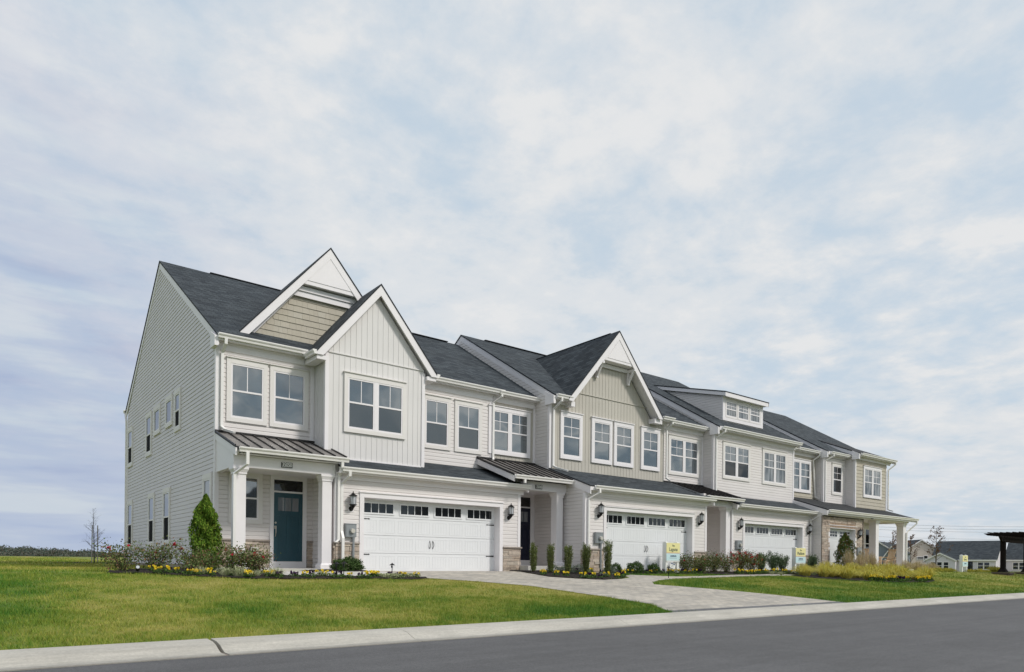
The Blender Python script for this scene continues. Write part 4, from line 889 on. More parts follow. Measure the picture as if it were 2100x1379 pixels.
bed2 = [(14.2, 18.3), (14.02, 16.05), (14.62, 15.5), (15.4, 15.1), (16.4, 15.3), (17.1, 15.65), (17.45, 16.2), (17.3, 16.9), (16.75, 17.3), (16.7, 17.95), (14.85, 17.95)]
bed3 = [(17.6, 16.8), (21.0, 16.75), (23.2, 16.5), (25.0, 16.35), (27.6, 16.62), (29.0, 16.4), (31.5, 16.6), (32.8, 16.9), (32.9, 17.4), (27.2, 17.9), (23.65, 17.85), (23.6, 17.3), (17.7, 17.3)]
bed5 = [(27.5, 15.9), (27.6, 14.9), (28.9, 13.75), (31, 13.0), (33.4, 12.75), (35.6, 13.3), (36.6, 14.8), (36.4, 16.2), (36.8, 17.0), (33.1, 17.2), (31, 16.3), (29, 16.1)]
bed6 = [(43, 18.6), (46, 16.5), (56, 15.0), (70, 19), (74, 23), (68, 25), (52, 20), (46, 22)]
for i, b in enumerate((bed1, bed1b, bed2, bed3, bed5)): sheet('mulch_bed', b, .022, mulch, mound=.035)
sheet('mulch_bed', [(4.4-.1+1.5*math.cos(a), 35.9+1.1*math.sin(a)) for a in np.linspace(0, 6.283, 21)[:-1]], .02, mulch)
# ---------------- grass blades
def inpoly(px_, py_, poly):
    c = np.zeros(px_.shape, bool); n = len(poly)
    for i in range(n):
        x1, y1 = poly[i]; x2, y2 = poly[(i+1) % n]
        k = ((y1 > py_) != (y2 > py_)) & (px_ < (x2-x1)*(py_-y1)/((y2-y1) if y2 != y1 else 1e-9)+x1); c ^= k
    return c
house_fp = [(5.3, 34), (5.3, 18.2), (6, 17.6), (9, 17.6), (14.8, 18.4), (14.8, 17.9), (16.7, 17.9), (16.8, 17.3), (23.6, 17.3), (24, 17.8), (33, 17.8), (33, 17.4), (42.7, 17.1), (42.6, 34)]
excl = [drive, walk, bed1, bed1b, bed2, bed3, bed5, house_fp]
BX, BY, BH, BW = [], [], [], []
def scatter(x0, x1, y0, y1, dens, h, wd):
    n = int((x1-x0)*(y1-y0)*dens); x = rng.uniform(x0, x1, n); y = rng.uniform(y0, y1, n)
    k = np.ones(n, bool)
    for p in excl: k &= ~inpoly(x, y, p)
    x, y = x[k], y[k]; BX.append(x); BY.append(y)
    lu = lush(x, y); BH.append(h*(.60+.65*lu)*(1+.55*_vn(x*5.1, y*5.3))*rng.uniform(.55, 1.3, len(x))); BW.append(wd*rng.uniform(.7, 1.3, len(x)))
scatter(-2.5, 12.2, 9.06, 12.2, 2600, .052, .0070); scatter(-2.5, 12.2, 12.2, 17.4, 1500, .048, .0085); scatter(-2, 5.3, 17.4, 30, 260, .055, .014); scatter(-3, 6, 30, 62, 60, .07, .03)
scatter(15.6, 28, 9.06, 17, 800, .052, .010); scatter(28, 42, 9.06, 17.4, 330, .06, .014); scatter(42, 75, 9.06, 24, 90, .07, .024)
x = np.concatenate(BX); y = np.concatenate(BY); h = np.concatenate(BH); wd = np.concatenate(BW); n = len(x); z = gz(x, y)
an = rng.uniform(0, 2*np.pi, n); lean = rng.uniform(.1, .9, n)*h; la = rng.uniform(0, 2*np.pi, n)
dx, dy = np.cos(an)*wd/2, np.sin(an)*wd/2
V = np.empty((n, 3, 3)); V[:, 0] = np.stack([x-dx, y-dy, z-.004], 1); V[:, 1] = np.stack([x+dx, y+dy, z-.004], 1); V[:, 2] = np.stack([x+np.cos(la)*lean, y+np.sin(la)*lean, z+h], 1)
me = bpy.data.meshes.new('grass'); me.vertices.add(n*3); me.vertices.foreach_set('co', V.ravel()); me.loops.add(n*3); me.loops.foreach_set('vertex_index', np.arange(n*3)); me.polygons.add(n); me.polygons.foreach_set('loop_start', np.arange(n)*3)
me.update(calc_edges=True); me.materials.append(blade_m); at = me.attributes.new('lush', 'FLOAT', 'POINT')
at.data.foreach_set('value', np.repeat(np.clip(lush(x, y)+rng.normal(0, .20, n)+.16*_vn(x*7.3+2, y*7.7), 0, 1), 3).astype(np.float32))
go = bpy.data.objects.new('grass', me); scene.collection.objects.link(go); tag(go, 'green and straw-coloured mown grass blades on the lawn', 'grass', kind='stuff')
# ================================================================ plants
def leafcloud(name, P, size, mat, parent=None, up=.3, narrow=.5, jit=.35):
    """one small pointed leaf (two triangles) at every point of P"""
    P = np.asarray(P, float); n = len(P); d = rng.normal(size=(n, 3)); d[:, 2] += up*2; d /= np.linalg.norm(d, axis=1)[:, None]
    a = rng.normal(size=(n, 3)); s = np.cross(d, a); s /= np.linalg.norm(s, axis=1)[:, None]+1e-9
    L_ = (np.asarray(size)*rng.uniform(1-jit, 1+jit, n))[:, None]; Wd = L_*narrow
    V = np.empty((n, 4, 3)); V[:, 0] = P-d*L_/2; V[:, 1] = P+s*Wd/2; V[:, 2] = P+d*L_/2; V[:, 3] = P-s*Wd/2
    me = bpy.data.meshes.new(name); me.vertices.add(n*4); me.vertices.foreach_set('co', V.ravel()); me.loops.add(n*4); me.loops.foreach_set('vertex_index', np.arange(n*4)); me.polygons.add(n); me.polygons.foreach_set('loop_start', np.arange(n)*4)
    me.update(calc_edges=True); me.materials.append(mat); o = bpy.data.objects.new(name, me); scene.collection.objects.link(o)
    if parent: o.parent = parent; o.matrix_parent_inverse = parent.matrix_world.inverted()
    return o
def blades(name, segs, mat, parent=None):
    """narrow arching blades: segs = list of (points, width)"""
    m = MB()
    for pts, wd in segs:
        pts = [Vector(p) for p in pts]; d = (pts[-1]-pts[0]); s = d.cross(Vector((0, 0, 1)))
        if s.length < 1e-4: s = Vector((1, 0, 0))
        an = random.uniform(0, 3.14); s = Vector((math.cos(an), math.sin(an), 0)); i = len(m.v)
        for k, p in enumerate(pts):
            q = wd/2*(1-.85*k/(len(pts)-1)); m.v += [tuple(p-s*q), tuple(p+s*q)]
        for k in range(len(pts)-1): m.f.append((i+2*k, i+2*k+1, i+2*k+3, i+2*k+2)); m.m.append(0); m.uv += [(0, 0)]*4
    return m.build(name, mat, parent)
def leafm(name, cols, rough=.75): 
    m = M(name, cols[0], rough, rand=cols, spec=.12); b = m.node_tree.nodes['Principled BSDF']
    b.inputs['Subsurface Weight'].default_value = 0
    return m
rose_leaf = leafm('rose_leaf', [(.08, .14, .04), (.11, .17, .05), (.17, .18, .08), (.06, .11, .03), (.24, .12, .08), (.10, .17, .04), (.18, .11, .07)])
rose_red = leafm('rose_petal', [(.50, .02, .03), (.42, .02, .05), (.55, .06, .07)]); stem_m = M('stem', (.07, .045, .03), .8)
arb_m = leafm('arborvitae_leaf', [(.07, .15, .015), (.11, .20, .022), (.17, .28, .03), (.045, .09, .014), (.24, .29, .04)])
arb_r = leafm('arborvitae_browned', [(.04, .11, .02), (.07, .14, .03), (.20, .08, .04), (.09, .15, .03), (.05, .11, .025)])
holly_m = leafm('sky_pencil_leaf', [(.09, .125, .035), (.14, .175, .05), (.19, .22, .075), (.06, .09, .025)])
box_m = leafm('boxwood_leaf', [(.035, .07, .02), (.06, .105, .03), (.09, .14, .045)])
laurel_m = leafm('laurel_leaf', [(.055, .095, .045), (.09, .14, .065), (.15, .19, .11), (.04, .07, .03)])
gold_m = leafm('golden_grass', [(.60, .50, .07), (.66, .56, .10), (.50, .44, .08), (.70, .62, .20), (.34, .42, .08)])
tan_m = leafm('plume_grass', [(.50, .39, .24), (.60, .48, .31), (.40, .31, .18), (.46, .42, .20)])
lirio_m = leafm('variegated_grass', [(.45, .46, .28), (.30, .36, .16), (.52, .50, .36), (.20, .26, .10)])
pan_leaf = leafm('pansy_leaf', [(.07, .13, .03), (.10, .17, .045), (.05, .10, .025)])
yel_m = leafm('pansy_yellow', [(.85, .66, .02), (.80, .58, .03), (.88, .74, .10)]); pur_m = leafm('pansy_purple', [(.028, .008, .04), (.05, .014, .07), (.02, .006, .025)])
grey_m = leafm('silver_foliage', [(.16, .20, .15), (.22, .25, .20), (.11, .15, .10)])
bark = M('bark', (.12, .10, .085), .9, var=.25, vscale=12)
def blob(n, r, clump=.35, surf=.5, seed=None):
    """points through an ellipsoid, denser towards the surface, in clumps"""
    d = rng.normal(size=(n, 3)); d /= np.linalg.norm(d, axis=1)[:, None]; rr = rng.uniform(surf, 1, n)**.6
    f = 1+clump*(np.sin(d[:, 0]*5+1)*np.sin(d[:, 1]*6+2)*.6+np.sin(d[:, 2]*7+d[:, 0]*4)*.5)+rng.normal(0, .05, n)
    return d*(rr*f)[:, None]*np.array(r)
def rose_bush(x, y, hgt=.62, rad=.42, n=1700, blooms=6, spiky=.5):
    z = float(gz(x, y)); t = empty('rose_bush', (x, y, z)); st = MB(); P = []; Fl = []
    for k in range(13):
        a = random.uniform(0, 6.28); l = random.uniform(.55, 1.05); tip = Vector((x+math.cos(a)*rad*l, y+math.sin(a)*rad*l, z+hgt*random.uniform(.6, 1.08)))
        mid = Vector((x, y, z)).lerp(tip, .5)+Vector((0, 0, hgt*.12)); st.tube([(x+math.cos(a)*.03, y+math.sin(a)*.03, z), mid, tip], [.009, .006, .003], 5)
        for q in range(n//13):
            u = random.random()**.6; b = Vector((x, y, z)).lerp(mid, u*2) if u < .5 else mid.lerp(tip, u*2-1)
            s = .045+.11*(1-abs(u-.6)); P.append((b.x+random.gauss(0, s), b.y+random.gauss(0, s), max(z+.02, b.z+random.gauss(0, s*.8))))
        if k < blooms: Fl.append(tip+Vector((0, 0, .01)))
    st.build('stem', stem_m, t); leafcloud('foliage', P, .048, rose_leaf, t, narrow=.62)
    if Fl:
        Q = np.concatenate([np.array(p)+rng.normal(0, .017, (16, 3)) for p in Fl]); leafcloud('blossom', Q, .045, rose_red, t, narrow=.9)
    return t
def setl(o, label, cat, group=None): return tag(o, label, cat, group)
G_R1 = 'rose bushes at the left house corner'
for (x, y, h, r, n, b), lb in zip(((2.75, 17.75, .56, .40, 1400, 2), (3.45, 17.9, .62, .42, 1600, 2), (4.2, 17.2, .40, .40, 1700, 0), (4.3, 18.2, .62, .5, 900, 1), (4.95, 17.2, .58, .42, 2000, 2), (5.42, 17.0, .56, .38, 2200, 3)),
    ('leftmost thin rose bush at the left house corner', 'rose bush with pinkish tips, second from the left end of the bed', 'low rose bush with yellowing leaves before the siding',
     'leggy open rose bush in front of the left siding wall', 'dense rose bush with red blooms below the tall evergreen', 'rose bush in front of the left porch column')):
    setl(rose_bush(x, y, h, r, n, b), lb, 'rose bush', G_R1)
# arborvitae
def cone_shrub(x, y, H, rad, n, mat, size=.06, name='arborvitae'):
    z = float(gz(x, y)); t = empty(name, (x, y, z)); u = rng.uniform(0, 1, n)**.8; a = rng.uniform(0, 2*np.pi, n)
    prof = np.interp(u, [0, .08, .3, .6, .76, .85, .93, 1], [.70, .95, 1, .90, .74, .52, .24, .07]); lob = 1+.16*np.sin(a*3+u*7)+.16*np.sin(a*5+u*17+2)+.13*np.sin(u*27+a*4)+.09*np.sin(a*11-u*41)
    rr = prof*rad*lob*rng.uniform(.40, 1.12, n)**.5
    P = np.stack([x+np.cos(a)*rr, y+np.sin(a)*rr, z+.04+u*H*(1+.03*np.sin(a*3))], 1)
    leafcloud('foliage', P, size, mat, t, up=1.3, narrow=.42); m = MB(); m.tube([(x, y, z-.02), (x, y, z+H*.8)], [.035, .012], 8); m.build('trunk', bark, t); return t
setl(cone_shrub(4.68, 18.45, 1.84, .315, 12000, arb_m, .07), 'tall bright green cone evergreen at the corner of the left end house', 'evergreen shrub')
setl(cone_shrub(34.25, 16.9, 1.92, .40, 9000, arb_r, .065), 'cone evergreen half browned to rust in front of the stone garage', 'evergreen shrub')
# five upright hollies
for k, (x, y, H, r) in enumerate(((14.30, 17.1, .98, .155), (14.80, 16.85, 1.0, .16), (15.27, 16.55, 1.0, .165), (15.90, 16.35, 1.08, .19), (16.50, 15.95, 1.18, .19))):
    z = float(gz(x, y)); t = empty('upright_holly', (x, y, z)); st = MB(); P = []
    for q in range(16 if k < 3 else 20):
        a = random.uniform(0, 6.28); rr = r*random.uniform(.25, 1); top = Vector((x+math.cos(a)*rr, y+math.sin(a)*rr*.9, z+H*random.uniform(.8, 1.03) if rr < r*.7 or k == 4 else z+H*random.uniform(.72, .98)))
        b0 = Vector((x+math.cos(a)*.05, y+math.sin(a)*.05, z+.06)); st.tube([b0, b0.lerp(top, .5)+Vector((math.cos(a)*.03, math.sin(a)*.03, 0)), top], [.007, .005, .002], 4)
        for i in range(230): u = random.uniform(.06, 1); p = b0.lerp(top, u); P.append((p.x+random.gauss(0, .024), p.y+random.gauss(0, .024), p.z+random.gauss(0, .02)))
    st.build('stem', stem_m, t); leafcloud('foliage', P, .036, holly_m, t, up=.9, narrow=.5)
    setl(t, ('narrow upright holly nearest the navy door, leftmost of five', 'second narrow upright holly from the left, beside the porch column', 'middle one of the five narrow upright hollies', 'broad upright holly in front of the second garage corner', 'tallest spiky upright holly at the right end of the five')[k], 'upright shrub', 'upright hollies in the mulch bed')
def mound(name, x, y, rx, ry, rz, n, mat, size, lift=.0):
    z = float(gz(x, y)); t = empty(name, (x, y, z)); P = blob(n, (rx, ry, rz), .22)+np.array([x, y, z+rz*.75+lift]); P = P[P[:, 2] > z+.01]; leafcloud('foliage', P, size, mat, t, up=.5, narrow=.55)
    m = MB(); 
    for k in range(5): a = k*1.25; m.tube([(x, y, z), (x+math.cos(a)*rx*.5, y+math.sin(a)*ry*.5, z+rz*1.1)], [.012, .005], 5)
    m.build('stem', stem_m, t); return t
for x, y, r, lb in ((17.95, 16.98, .22, 'small round boxwood right behind the tallest upright holly'), (18.98, 16.98, .42, 'wide round boxwood before the second garage door'), (19.97, 16.98, .27, 'small round boxwood left of the first yellow sign')):
    setl(mound('boxwood', x, y, r, .22, .21 if r < .4 else .24, int(5500*r*2), box_m, .038), lb, 'boxwood', 'boxwoods before the second garage')
setl(mound('juniper', 8.25, 17.9, .45, .30, .22, 5200, box_m, .045), 'spreading dark green juniper under the meter of the left house', 'juniper')
G_R2 = 'rose bushes between the second and third garages'
for (x, y, h, r, n, b), lb in zip(((21.9, 17.0, .72, .40, 1800, 2), (22.8, 17.0, .62, .42, 2200, 1), (23.6, 17.0, .74, .45, 2400, 3), (24.5, 17.0, .72, .4, 1500, 5), (25.3, 16.9, .85, .50, 2300, 13), (26.2, 16.95, .80, .45, 2100, 8)),
    ('pale leggy rose bush just right of the first yellow sign', 'low dark rose bush under the right edge of the second garage door', 'rounded rose bush before the stone at the second garage corner', 'rose bush before the third porch column', 'rose bush full of red blooms, the reddest in the row', 'reddish rose bush right of the fullest blooming one')):
    o = setl(rose_bush(x, y, h, r, n, b), lb, 'rose bush', G_R2)
    if b > 7:
        P = np.array([(x+rng.normal(0, r*.5), y+rng.normal(0, .2), float(gz(x, y))+h*rng.uniform(.4, 1.05)) for _ in range(14)]); Q = np.concatenate([p+rng.normal(0, .02, (16, 3)) for p in P]); leafcloud('blossom', Q, .055, rose_red, o, narrow=.9)
for (x, h, r), lb in zip(((27.3, .8, .42), (28.3, .85, .48), (29.0, .72, .42), (31.55, .78, .40)), ('dark green laurel shrub left of the third garage handles', 'fullest laurel shrub in front of the third garage door', 'laurel shrub just left of the second yellow sign', 'laurel shrub just right of the second yellow sign')):
    y = 17.15; z = float(gz(x, y)); t = empty('laurel_shrub', (x, y, z)); st = MB(); P = []
    for q in range(18):
        a = random.uniform(0, 6.28); rr = r*random.uniform(.2, 1); tip = Vector((x+math.cos(a)*rr, y+math.sin(a)*rr*.6, z+h*random.uniform(.7, 1.08))); b0 = Vector((x, y, z)); st.tube([b0, b0.lerp(tip, .5)+Vector((0, 0, .05)), tip], [.01, .007, .003], 4)
        for i in range(170): u = random.uniform(.15, 1)**.7; p = b0.lerp(tip, u); P.append((p.x+random.gauss(0, .05), p.y+random.gauss(0, .05), max(z+.02, p.z+random.gauss(0, .05))))
    st.build('stem', stem_m, t); leafcloud('foliage', P, .06, laurel_m, t, up=.9, narrow=.38); setl(t, lb, 'shrub', 'laurel shrubs before the third garage')
# grasses
def clump(name, x, y, H, rad, n, mat, wd=.008, plume=False, spread=1.0):
    z = float(gz(x, y)); S = []
    for k in range(n):
        a = random.uniform(0, 6.28); l = random.random(); h = H*random.uniform(.65, 1.1)*(1-.35*l); o = rad*.25*random.random()
        bx, by = x+math.cos(a)*o, y+math.sin(a)*o; R_ = rad*l*spread
        S.append(([(bx, by, z), (bx+math.cos(a)*R_*.3, by+math.sin(a)*R_*.3, z+h*.6), (bx+math.cos(a)*R_*.75, by+math.sin(a)*R_*.75, z+h), (bx+math.cos(a)*R_*1.15, by+math.sin(a)*R_*1.15, z+h*(.92-.35*l))], wd*random.uniform(.7, 1.4)))
    return blades(name, S, mat)
ORD = ['leftmost', 'second from the left', 'third from the left', 'fourth from the left', 'fifth from the left', 'sixth from the left', 'seventh from the left', 'eighth from the left', 'ninth from the left', 'tenth from the left', 'eleventh from the left', 'twelfth from the left', 'thirteenth from the left', 'fourteenth from the left', 'fifteenth from the left', 'rightmost']
def put_copies(proto, spots, label, cat, group, numbered=False):
    """the first spot takes the prototype itself; its mesh is moved to local coordinates"""
    me = proto.data; loc = proto.location.copy()
    out_ = []; az = sorted(spots, key=lambda q: -math.atan2(q[1], q[0]))
    for i, (x, y, s, rz) in enumerate(spots):
        o = proto if i == 0 else proto.copy()
        if i: scene.collection.objects.link(o)
        o.location = (x, y, float(gz(x, y))+.01); o.rotation_euler = (0, 0, rz); o.scale = (s, s, s*random.uniform(.85, 1.15)); tag(o, label+(', '+(ORD[min(az.index((x, y, s, rz)), 14)] if az.index((x, y, s, rz)) < len(spots)-1 else 'rightmost') if numbered else ''), cat, group); out_.append(o)
    return out_
def local(o, x, y):
    o.data.transform(Matrix.Translation((-x, -y, -float(gz(x, y))))); return o
g1 = [local(clump('golden_tussock', 30, 14, .52, .50, 520, gold_m, .013, spread=1.15), 30, 14) for _ in range(3)]
pos = []
for k in range(34):
    for _ in range(200):
        x, y = random.uniform(27.6, 36.4), random.uniform(13.4, 16.0)
        if inpoly(np.array([x]), np.array([y-.35]), bed5)[0] and inpoly(np.array([x]), np.array([y]), bed5)[0] and all((x-a)**2+(y-b)**2 > .17 for a, b in pos): pos.append((x, y)); break
for j in range(3): put_copies(g1[j], [(x, y, random.uniform(.62, 1.22), random.uniform(0, 6)) for x, y in pos[j::3]], 'clump of arching golden yellow grass in the bed before the stone house', 'ornamental plant', 'golden grass clumps before the stone house')
p1_ = local(clump('plume_tussock', 33, 16, 1.15, .42, 300, tan_m, .010, spread=.7), 33, 16)
put_copies(p1_, [(33.0, 16.1, 1.0, 0), (33.7, 15.9, .85, 2), (34.6, 16.2, .95, 4), (35.5, 16.2, 1.0, 1), (36.2, 16.4, .9, 5), (38.2, 16.4, .7, 3), (39.6, 16.3, .7, 1)], 'tall wispy tan grass clump behind the golden grasses', 'ornamental plant', 'tan plume grasses by the stone house', True)
p2_ = local(clump('plume_tussock', 33, 16, .7, .5, 260, tan_m, .014), 33, 16)
put_copies(p2_, [(44.5+1.5*k+random.uniform(-.4, .4), 18.6+.45*k+random.uniform(-.6, .6), 1.0+.02*k, k) for k in range(16)], 'low tan grass tuft on the lawn right of the open porch', 'ornamental plant', 'tan grasses right of the porch', True)
l1 = local(clump('striped_tussock', 5, 16, .20, .26, 110, lirio_m, .010), 5, 16)
put_copies(l1, [(4.15, 16.7, 1.0, 0), (4.6, 16.45, 1.1, 5), (4.85, 16.3, 1.2, 1), (5.2, 16.2, 1.0, 2), (5.65, 16.1, 1.2, 3), (6.75, 16.1, .9, 4), (8.75, 16.0, .8, 2), (8.95, 15.95, .7, 3), (27.3, 16.2, .8, 1), (27.0, 16.45, .8, 4)], 'pale striped grass tuft among the pansies', 'ornamental plant', 'pale striped grass tufts', True)
t = leafcloud('creeping_euonymus', np.stack([rng.uniform(8.2, 9.35, 2600), rng.uniform(15.75, 16.15, 2600), rng.uniform(0, .11, 2600)+.68], 1), .035, lirio_m, narrow=.6)
tag(t, 'pale green and cream ground cover mat beside the driveway corner', 'ground cover', kind='stuff')
# silver mounds in the holly bed
for i, (x, y, s) in enumerate(((15.35, 17.35, .26), (16.15, 17.0, .3), (17.05, 16.4, .3), (16.25, 15.9, .16), (15.75, 17.3, .22))):
    o = mound('silver_shrub', x, y, s, s*.8, s*.6, int(5000*s), grey_m, .03); tag(o, 'soft grey-green mound between the upright hollies', 'shrub', 'grey-green mounds among the hollies')
# pansies
def pansy(mat, name='pansy'):
    t = empty(name, (0, 0, 0)); P = blob(120, (.10, .10, .055), .1)+np.array([0, 0, .055]); leafcloud('foliage', P, .035, pan_leaf, t, narrow=.7)
    Q = []
    for k in range(5):
        a = random.uniform(0, 6.28); c = np.array([math.cos(a)*random.uniform(.0, .09), math.sin(a)*random.uniform(0, .09), random.uniform(.10, .16)]); Q.append(c+rng.normal(0, .011, (9, 3)))
    leafcloud('blossom', np.concatenate(Q), .038, mat, t, narrow=.95); return t
py_ = [pansy(yel_m) for _ in range(2)]; pp_ = [pansy(pur_m) for _ in range(2)]
first = {}
def plant(proto, x, y, s, label, group):
    o = proto if proto.name not in first else None
    if o is None:
        o = proto.copy(); scene.collection.objects.link(o)
        for ch in proto.children:
            c = ch.copy(); scene.collection.objects.link(c); c.parent = o
    first[proto.name] = 1
    o.location = (x, y, float(gz(x, y))+.015); o.rotation_euler = (0, 0, random.uniform(0, 6)); o.scale = (s, s, s); tag(o, label, 'pansy', group)
def row(pts, n, dev, where, s=1.0, py=.62):
    for k in range(n):
        u = (k+.5)/n*(len(pts)-1); i = min(int(u), len(pts)-2); f = u-i; x = pts[i][0]*(1-f)+pts[i+1][0]*f+random.gauss(0, dev*.6); y = pts[i][1]*(1-f)+pts[i+1][1]*f+random.uniform(-dev, dev)
        yl = random.random() < py; plant(random.choice(py_ if yl else pp_), x, y, s*random.uniform(.8, 1.2), ('yellow pansies ' if yl else 'dark purple pansies ')+where, ('yellow' if yl else 'purple')+' pansies '+where)
row([(3.2, 17.25), (4.1, 16.7), (5.1, 16.15), (6.4, 16.0), (7.9, 15.98), (9.3, 15.8)], 40, .13, 'along the front edge of the left bed', 1.0)
row([(14.35, 16.9), (14.2, 16.2), (15.0, 15.5), (15.6, 15.35), (16.6, 15.5), (17.2, 16.0), (17.1, 16.7), (16.2, 17.2)], 20, .12, 'under the upright hollies', 1.05)
row([(17.9, 16.85), (20.5, 16.85), (22.5, 16.75)], 16, .06, 'before the second garage', 1.0, .7)
row([(24.4, 16.5), (26.0, 16.5), (27.6, 16.7), (29.2, 16.5)], 16, .08, 'before the red roses', 1.2, .8)
row([(29.6, 13.7), (31, 13.25), (33.2, 12.95), (35.3, 13.45), (35.9, 14.0)], 30, .16, 'edging the golden grasses', 1.5, .6)
# ================================================================ things on the lawns
signw = M('sign_white', (.82, .82, .80), .5); signy = M('sign_yellow', (.80, .74, .36), .5); signb = M('sign_blue', (.56, .74, .78), .5); signo = M('sign_stripe', (.72, .42, .28), .5); inkm = M('sign_ink', (.10, .13, .12), .6); inkb = M('sign_ink_blue', (.02, .06, .16), .6)
def sale_sign(x, y, name_, label, s=1.0, wd=.78, rider=False, small=None):
    z = float(gz(x, y)); t = empty('yard_sign', (x, y, z)); zt = z+1.17*s; D = .16*s
    for sx in (0, wd*s-.12*s):
        m = MB(); m.box(x+sx, x+sx+.12*s, y, y+D, z-.05, zt+.02*s); m.hexa([(x+sx+.01, y+.01, zt+.0201*s), (x+sx+.12*s-.01, y+.01, zt+.0201*s), (x+sx+.12*s-.01, y+D-.01, zt+.0201*s), (x+sx+.01, y+D-.01, zt+.0201*s), (x+sx+.05*s, y+D*.45, zt+.05*s), (x+sx+.07*s, y+D*.45, zt+.05*s), (x+sx+.07*s, y+D*.55, zt+.05*s), (x+sx+.05*s, y+D*.55, zt+.05*s)]); m.build('post', signw, t)
    m = MB(); m.box(x-.005, x+wd*s+.005, y-.03, y-.001, z+.46*s, zt); pn = m.build('sign_panel', signw, t)
    m = MB(); m.box(x-.004, x+wd*s+.004, y-.036, y-.0301, z+.80*s, zt-.005); m.build('yellow_field', signy, pn)
    m = MB(); m.box(x-.004, x+wd*s+.004, y-.036, y-.0301, z+.775*s, z+.795*s); m.build('stripe', signo, pn)
    m = MB(); m.box(x-.004, x+wd*s+.004, y-.036, y-.0301, z+.50*s, z+.77*s); m.build('blue_field', signb, pn)
    xc = x+wd*s/2
    text('The', .10*s, (xc, y-.039, z+1.06*s), inkm, pn, 'lettering'); text(name_, .19*s, (xc, y-.039, z+.92*s), inkm, pn, 'lettering', sx=.95)
    text('LENNAR', .085*s, (xc, y-.039, z+.67*s), inkb, pn, 'lettering', sx=1.1)
    m = MB(); m.box(xc-.22*s, xc+.22*s, y-.039, y-.0361, z+.59*s, z+.60*s); m.build('underline', inkb, pn)
    return tag(t, label, 'sign', 'yellow and blue yard signs')
s1 = sale_sign(20.60, 16.92, 'Laguna', 'nearest yellow and blue sign reading The Laguna, before the second garage', wd=.78)
sale_sign(29.55, 16.85, 'Madison', 'middle yellow and blue sign reading The Madison, before the third garage', wd=.84)
sale_sign(61.9, 21.2, 'Savoy', 'farthest yellow and blue sign, on the lawn before the distant grey house', s=1.25, wd=.85)
m = MB(); a = R(-14); c0 = Vector((20.86, 16.80, 1.05))
pl = [(-.15, -.10), (.15, -.10), (.15, .10), (-.15, .10)]
m.extr([(c0.x+u*math.cos(a)-v*math.sin(a), c0.y, c0.z+u*math.sin(a)+v*math.cos(a)) for u, v in pl], (0, .01, 0)); rd = tag(m.build('rider_sign', signw), 'small tilted white sign with dark heading under the Laguna sign', 'sign')
m = MB(); pl = [(-.13, .05), (.13, .05), (.13, .085), (-.13, .085)]; m.extr([(c0.x+u*math.cos(a)-v*math.sin(a), c0.y-.004, c0.z+u*math.sin(a)+v*math.cos(a)) for u, v in pl], (0, .003, 0)); m.build('heading', inkb, rd)
m = MB()
for i, v in enumerate((.0, -.05)): m.extr([(c0.x+u*math.cos(a)-w_*math.sin(a), c0.y-.004, c0.z+u*math.sin(a)+w_*math.cos(a)) for u, w_ in ((-.09, v), (.07-.03*i, v), (.07-.03*i, v+.012), (-.09, v+.012))], (0, .003, 0))
m.build('lettering', meterm, rd)
m = MB(); m.tube([(20.86, 16.82, .7), (20.86, 16.82, .96)], .006, 6); m.build('stake', blackm, rd)
def path_light(x, y, label, H=.38):
    z = float(gz(x, y)); t = empty('path_light', (x, y, z)); m = MB(); m.tube([(x, y, z-.05), (x+.01, y, z+H-.05)], .011, 8); m.cyl((x, y, z+H-.10), (0, 0, 1), .025, .02, .06, 10); m.build('stem', blackm, t)
    m = MB(); m.cyl((x+.01, y, z+H-.035), (0, 0, 1), .085, .055, .018, 18); m.cyl((x+.01, y, z+H-.017), (0, 0, 1), .055, .018, .03, 18); m.cyl((x+.01, y, z+H+.013), (0, 0, 1), .012, .006, .018, 10); m.build('hat', blackm, t); return tag(t, label, 'path light', 'black garden path lights')
path_light(7.12, 16.1, 'black path light left of the juniper, nearer of the pair'); path_light(7.62, 16.75, 'black path light right behind its twin before the left meter', .34); path_light(8.66, 16.1, 'black path light in front of the first garage door', .36)
path_light(18.84, 15.35, 'black path light on the lawn tip below the Laguna sign', .40); path_light(27.4, 16.15, 'black path light before the golden grass bed', .40)
t = empty('spotlight', (2.95, 17.15, .75)); m = MB(); m.tube([(2.95, 17.15, .74), (2.95, 17.15, .86)], .01, 6); m.tube([(2.95, 17.2, .86), (2.93, 17.05, .92)], [.04, .05], 10); m.build('housing', blackm, t); m = MB(); m.cyl((2.929, 17.048, .921), (-.02, -.15, .06), .036, .036, .003, 12); m.build('lens', frost, t)
tag(t, 'small black garden spotlight under the leftmost roses', 'spotlight')
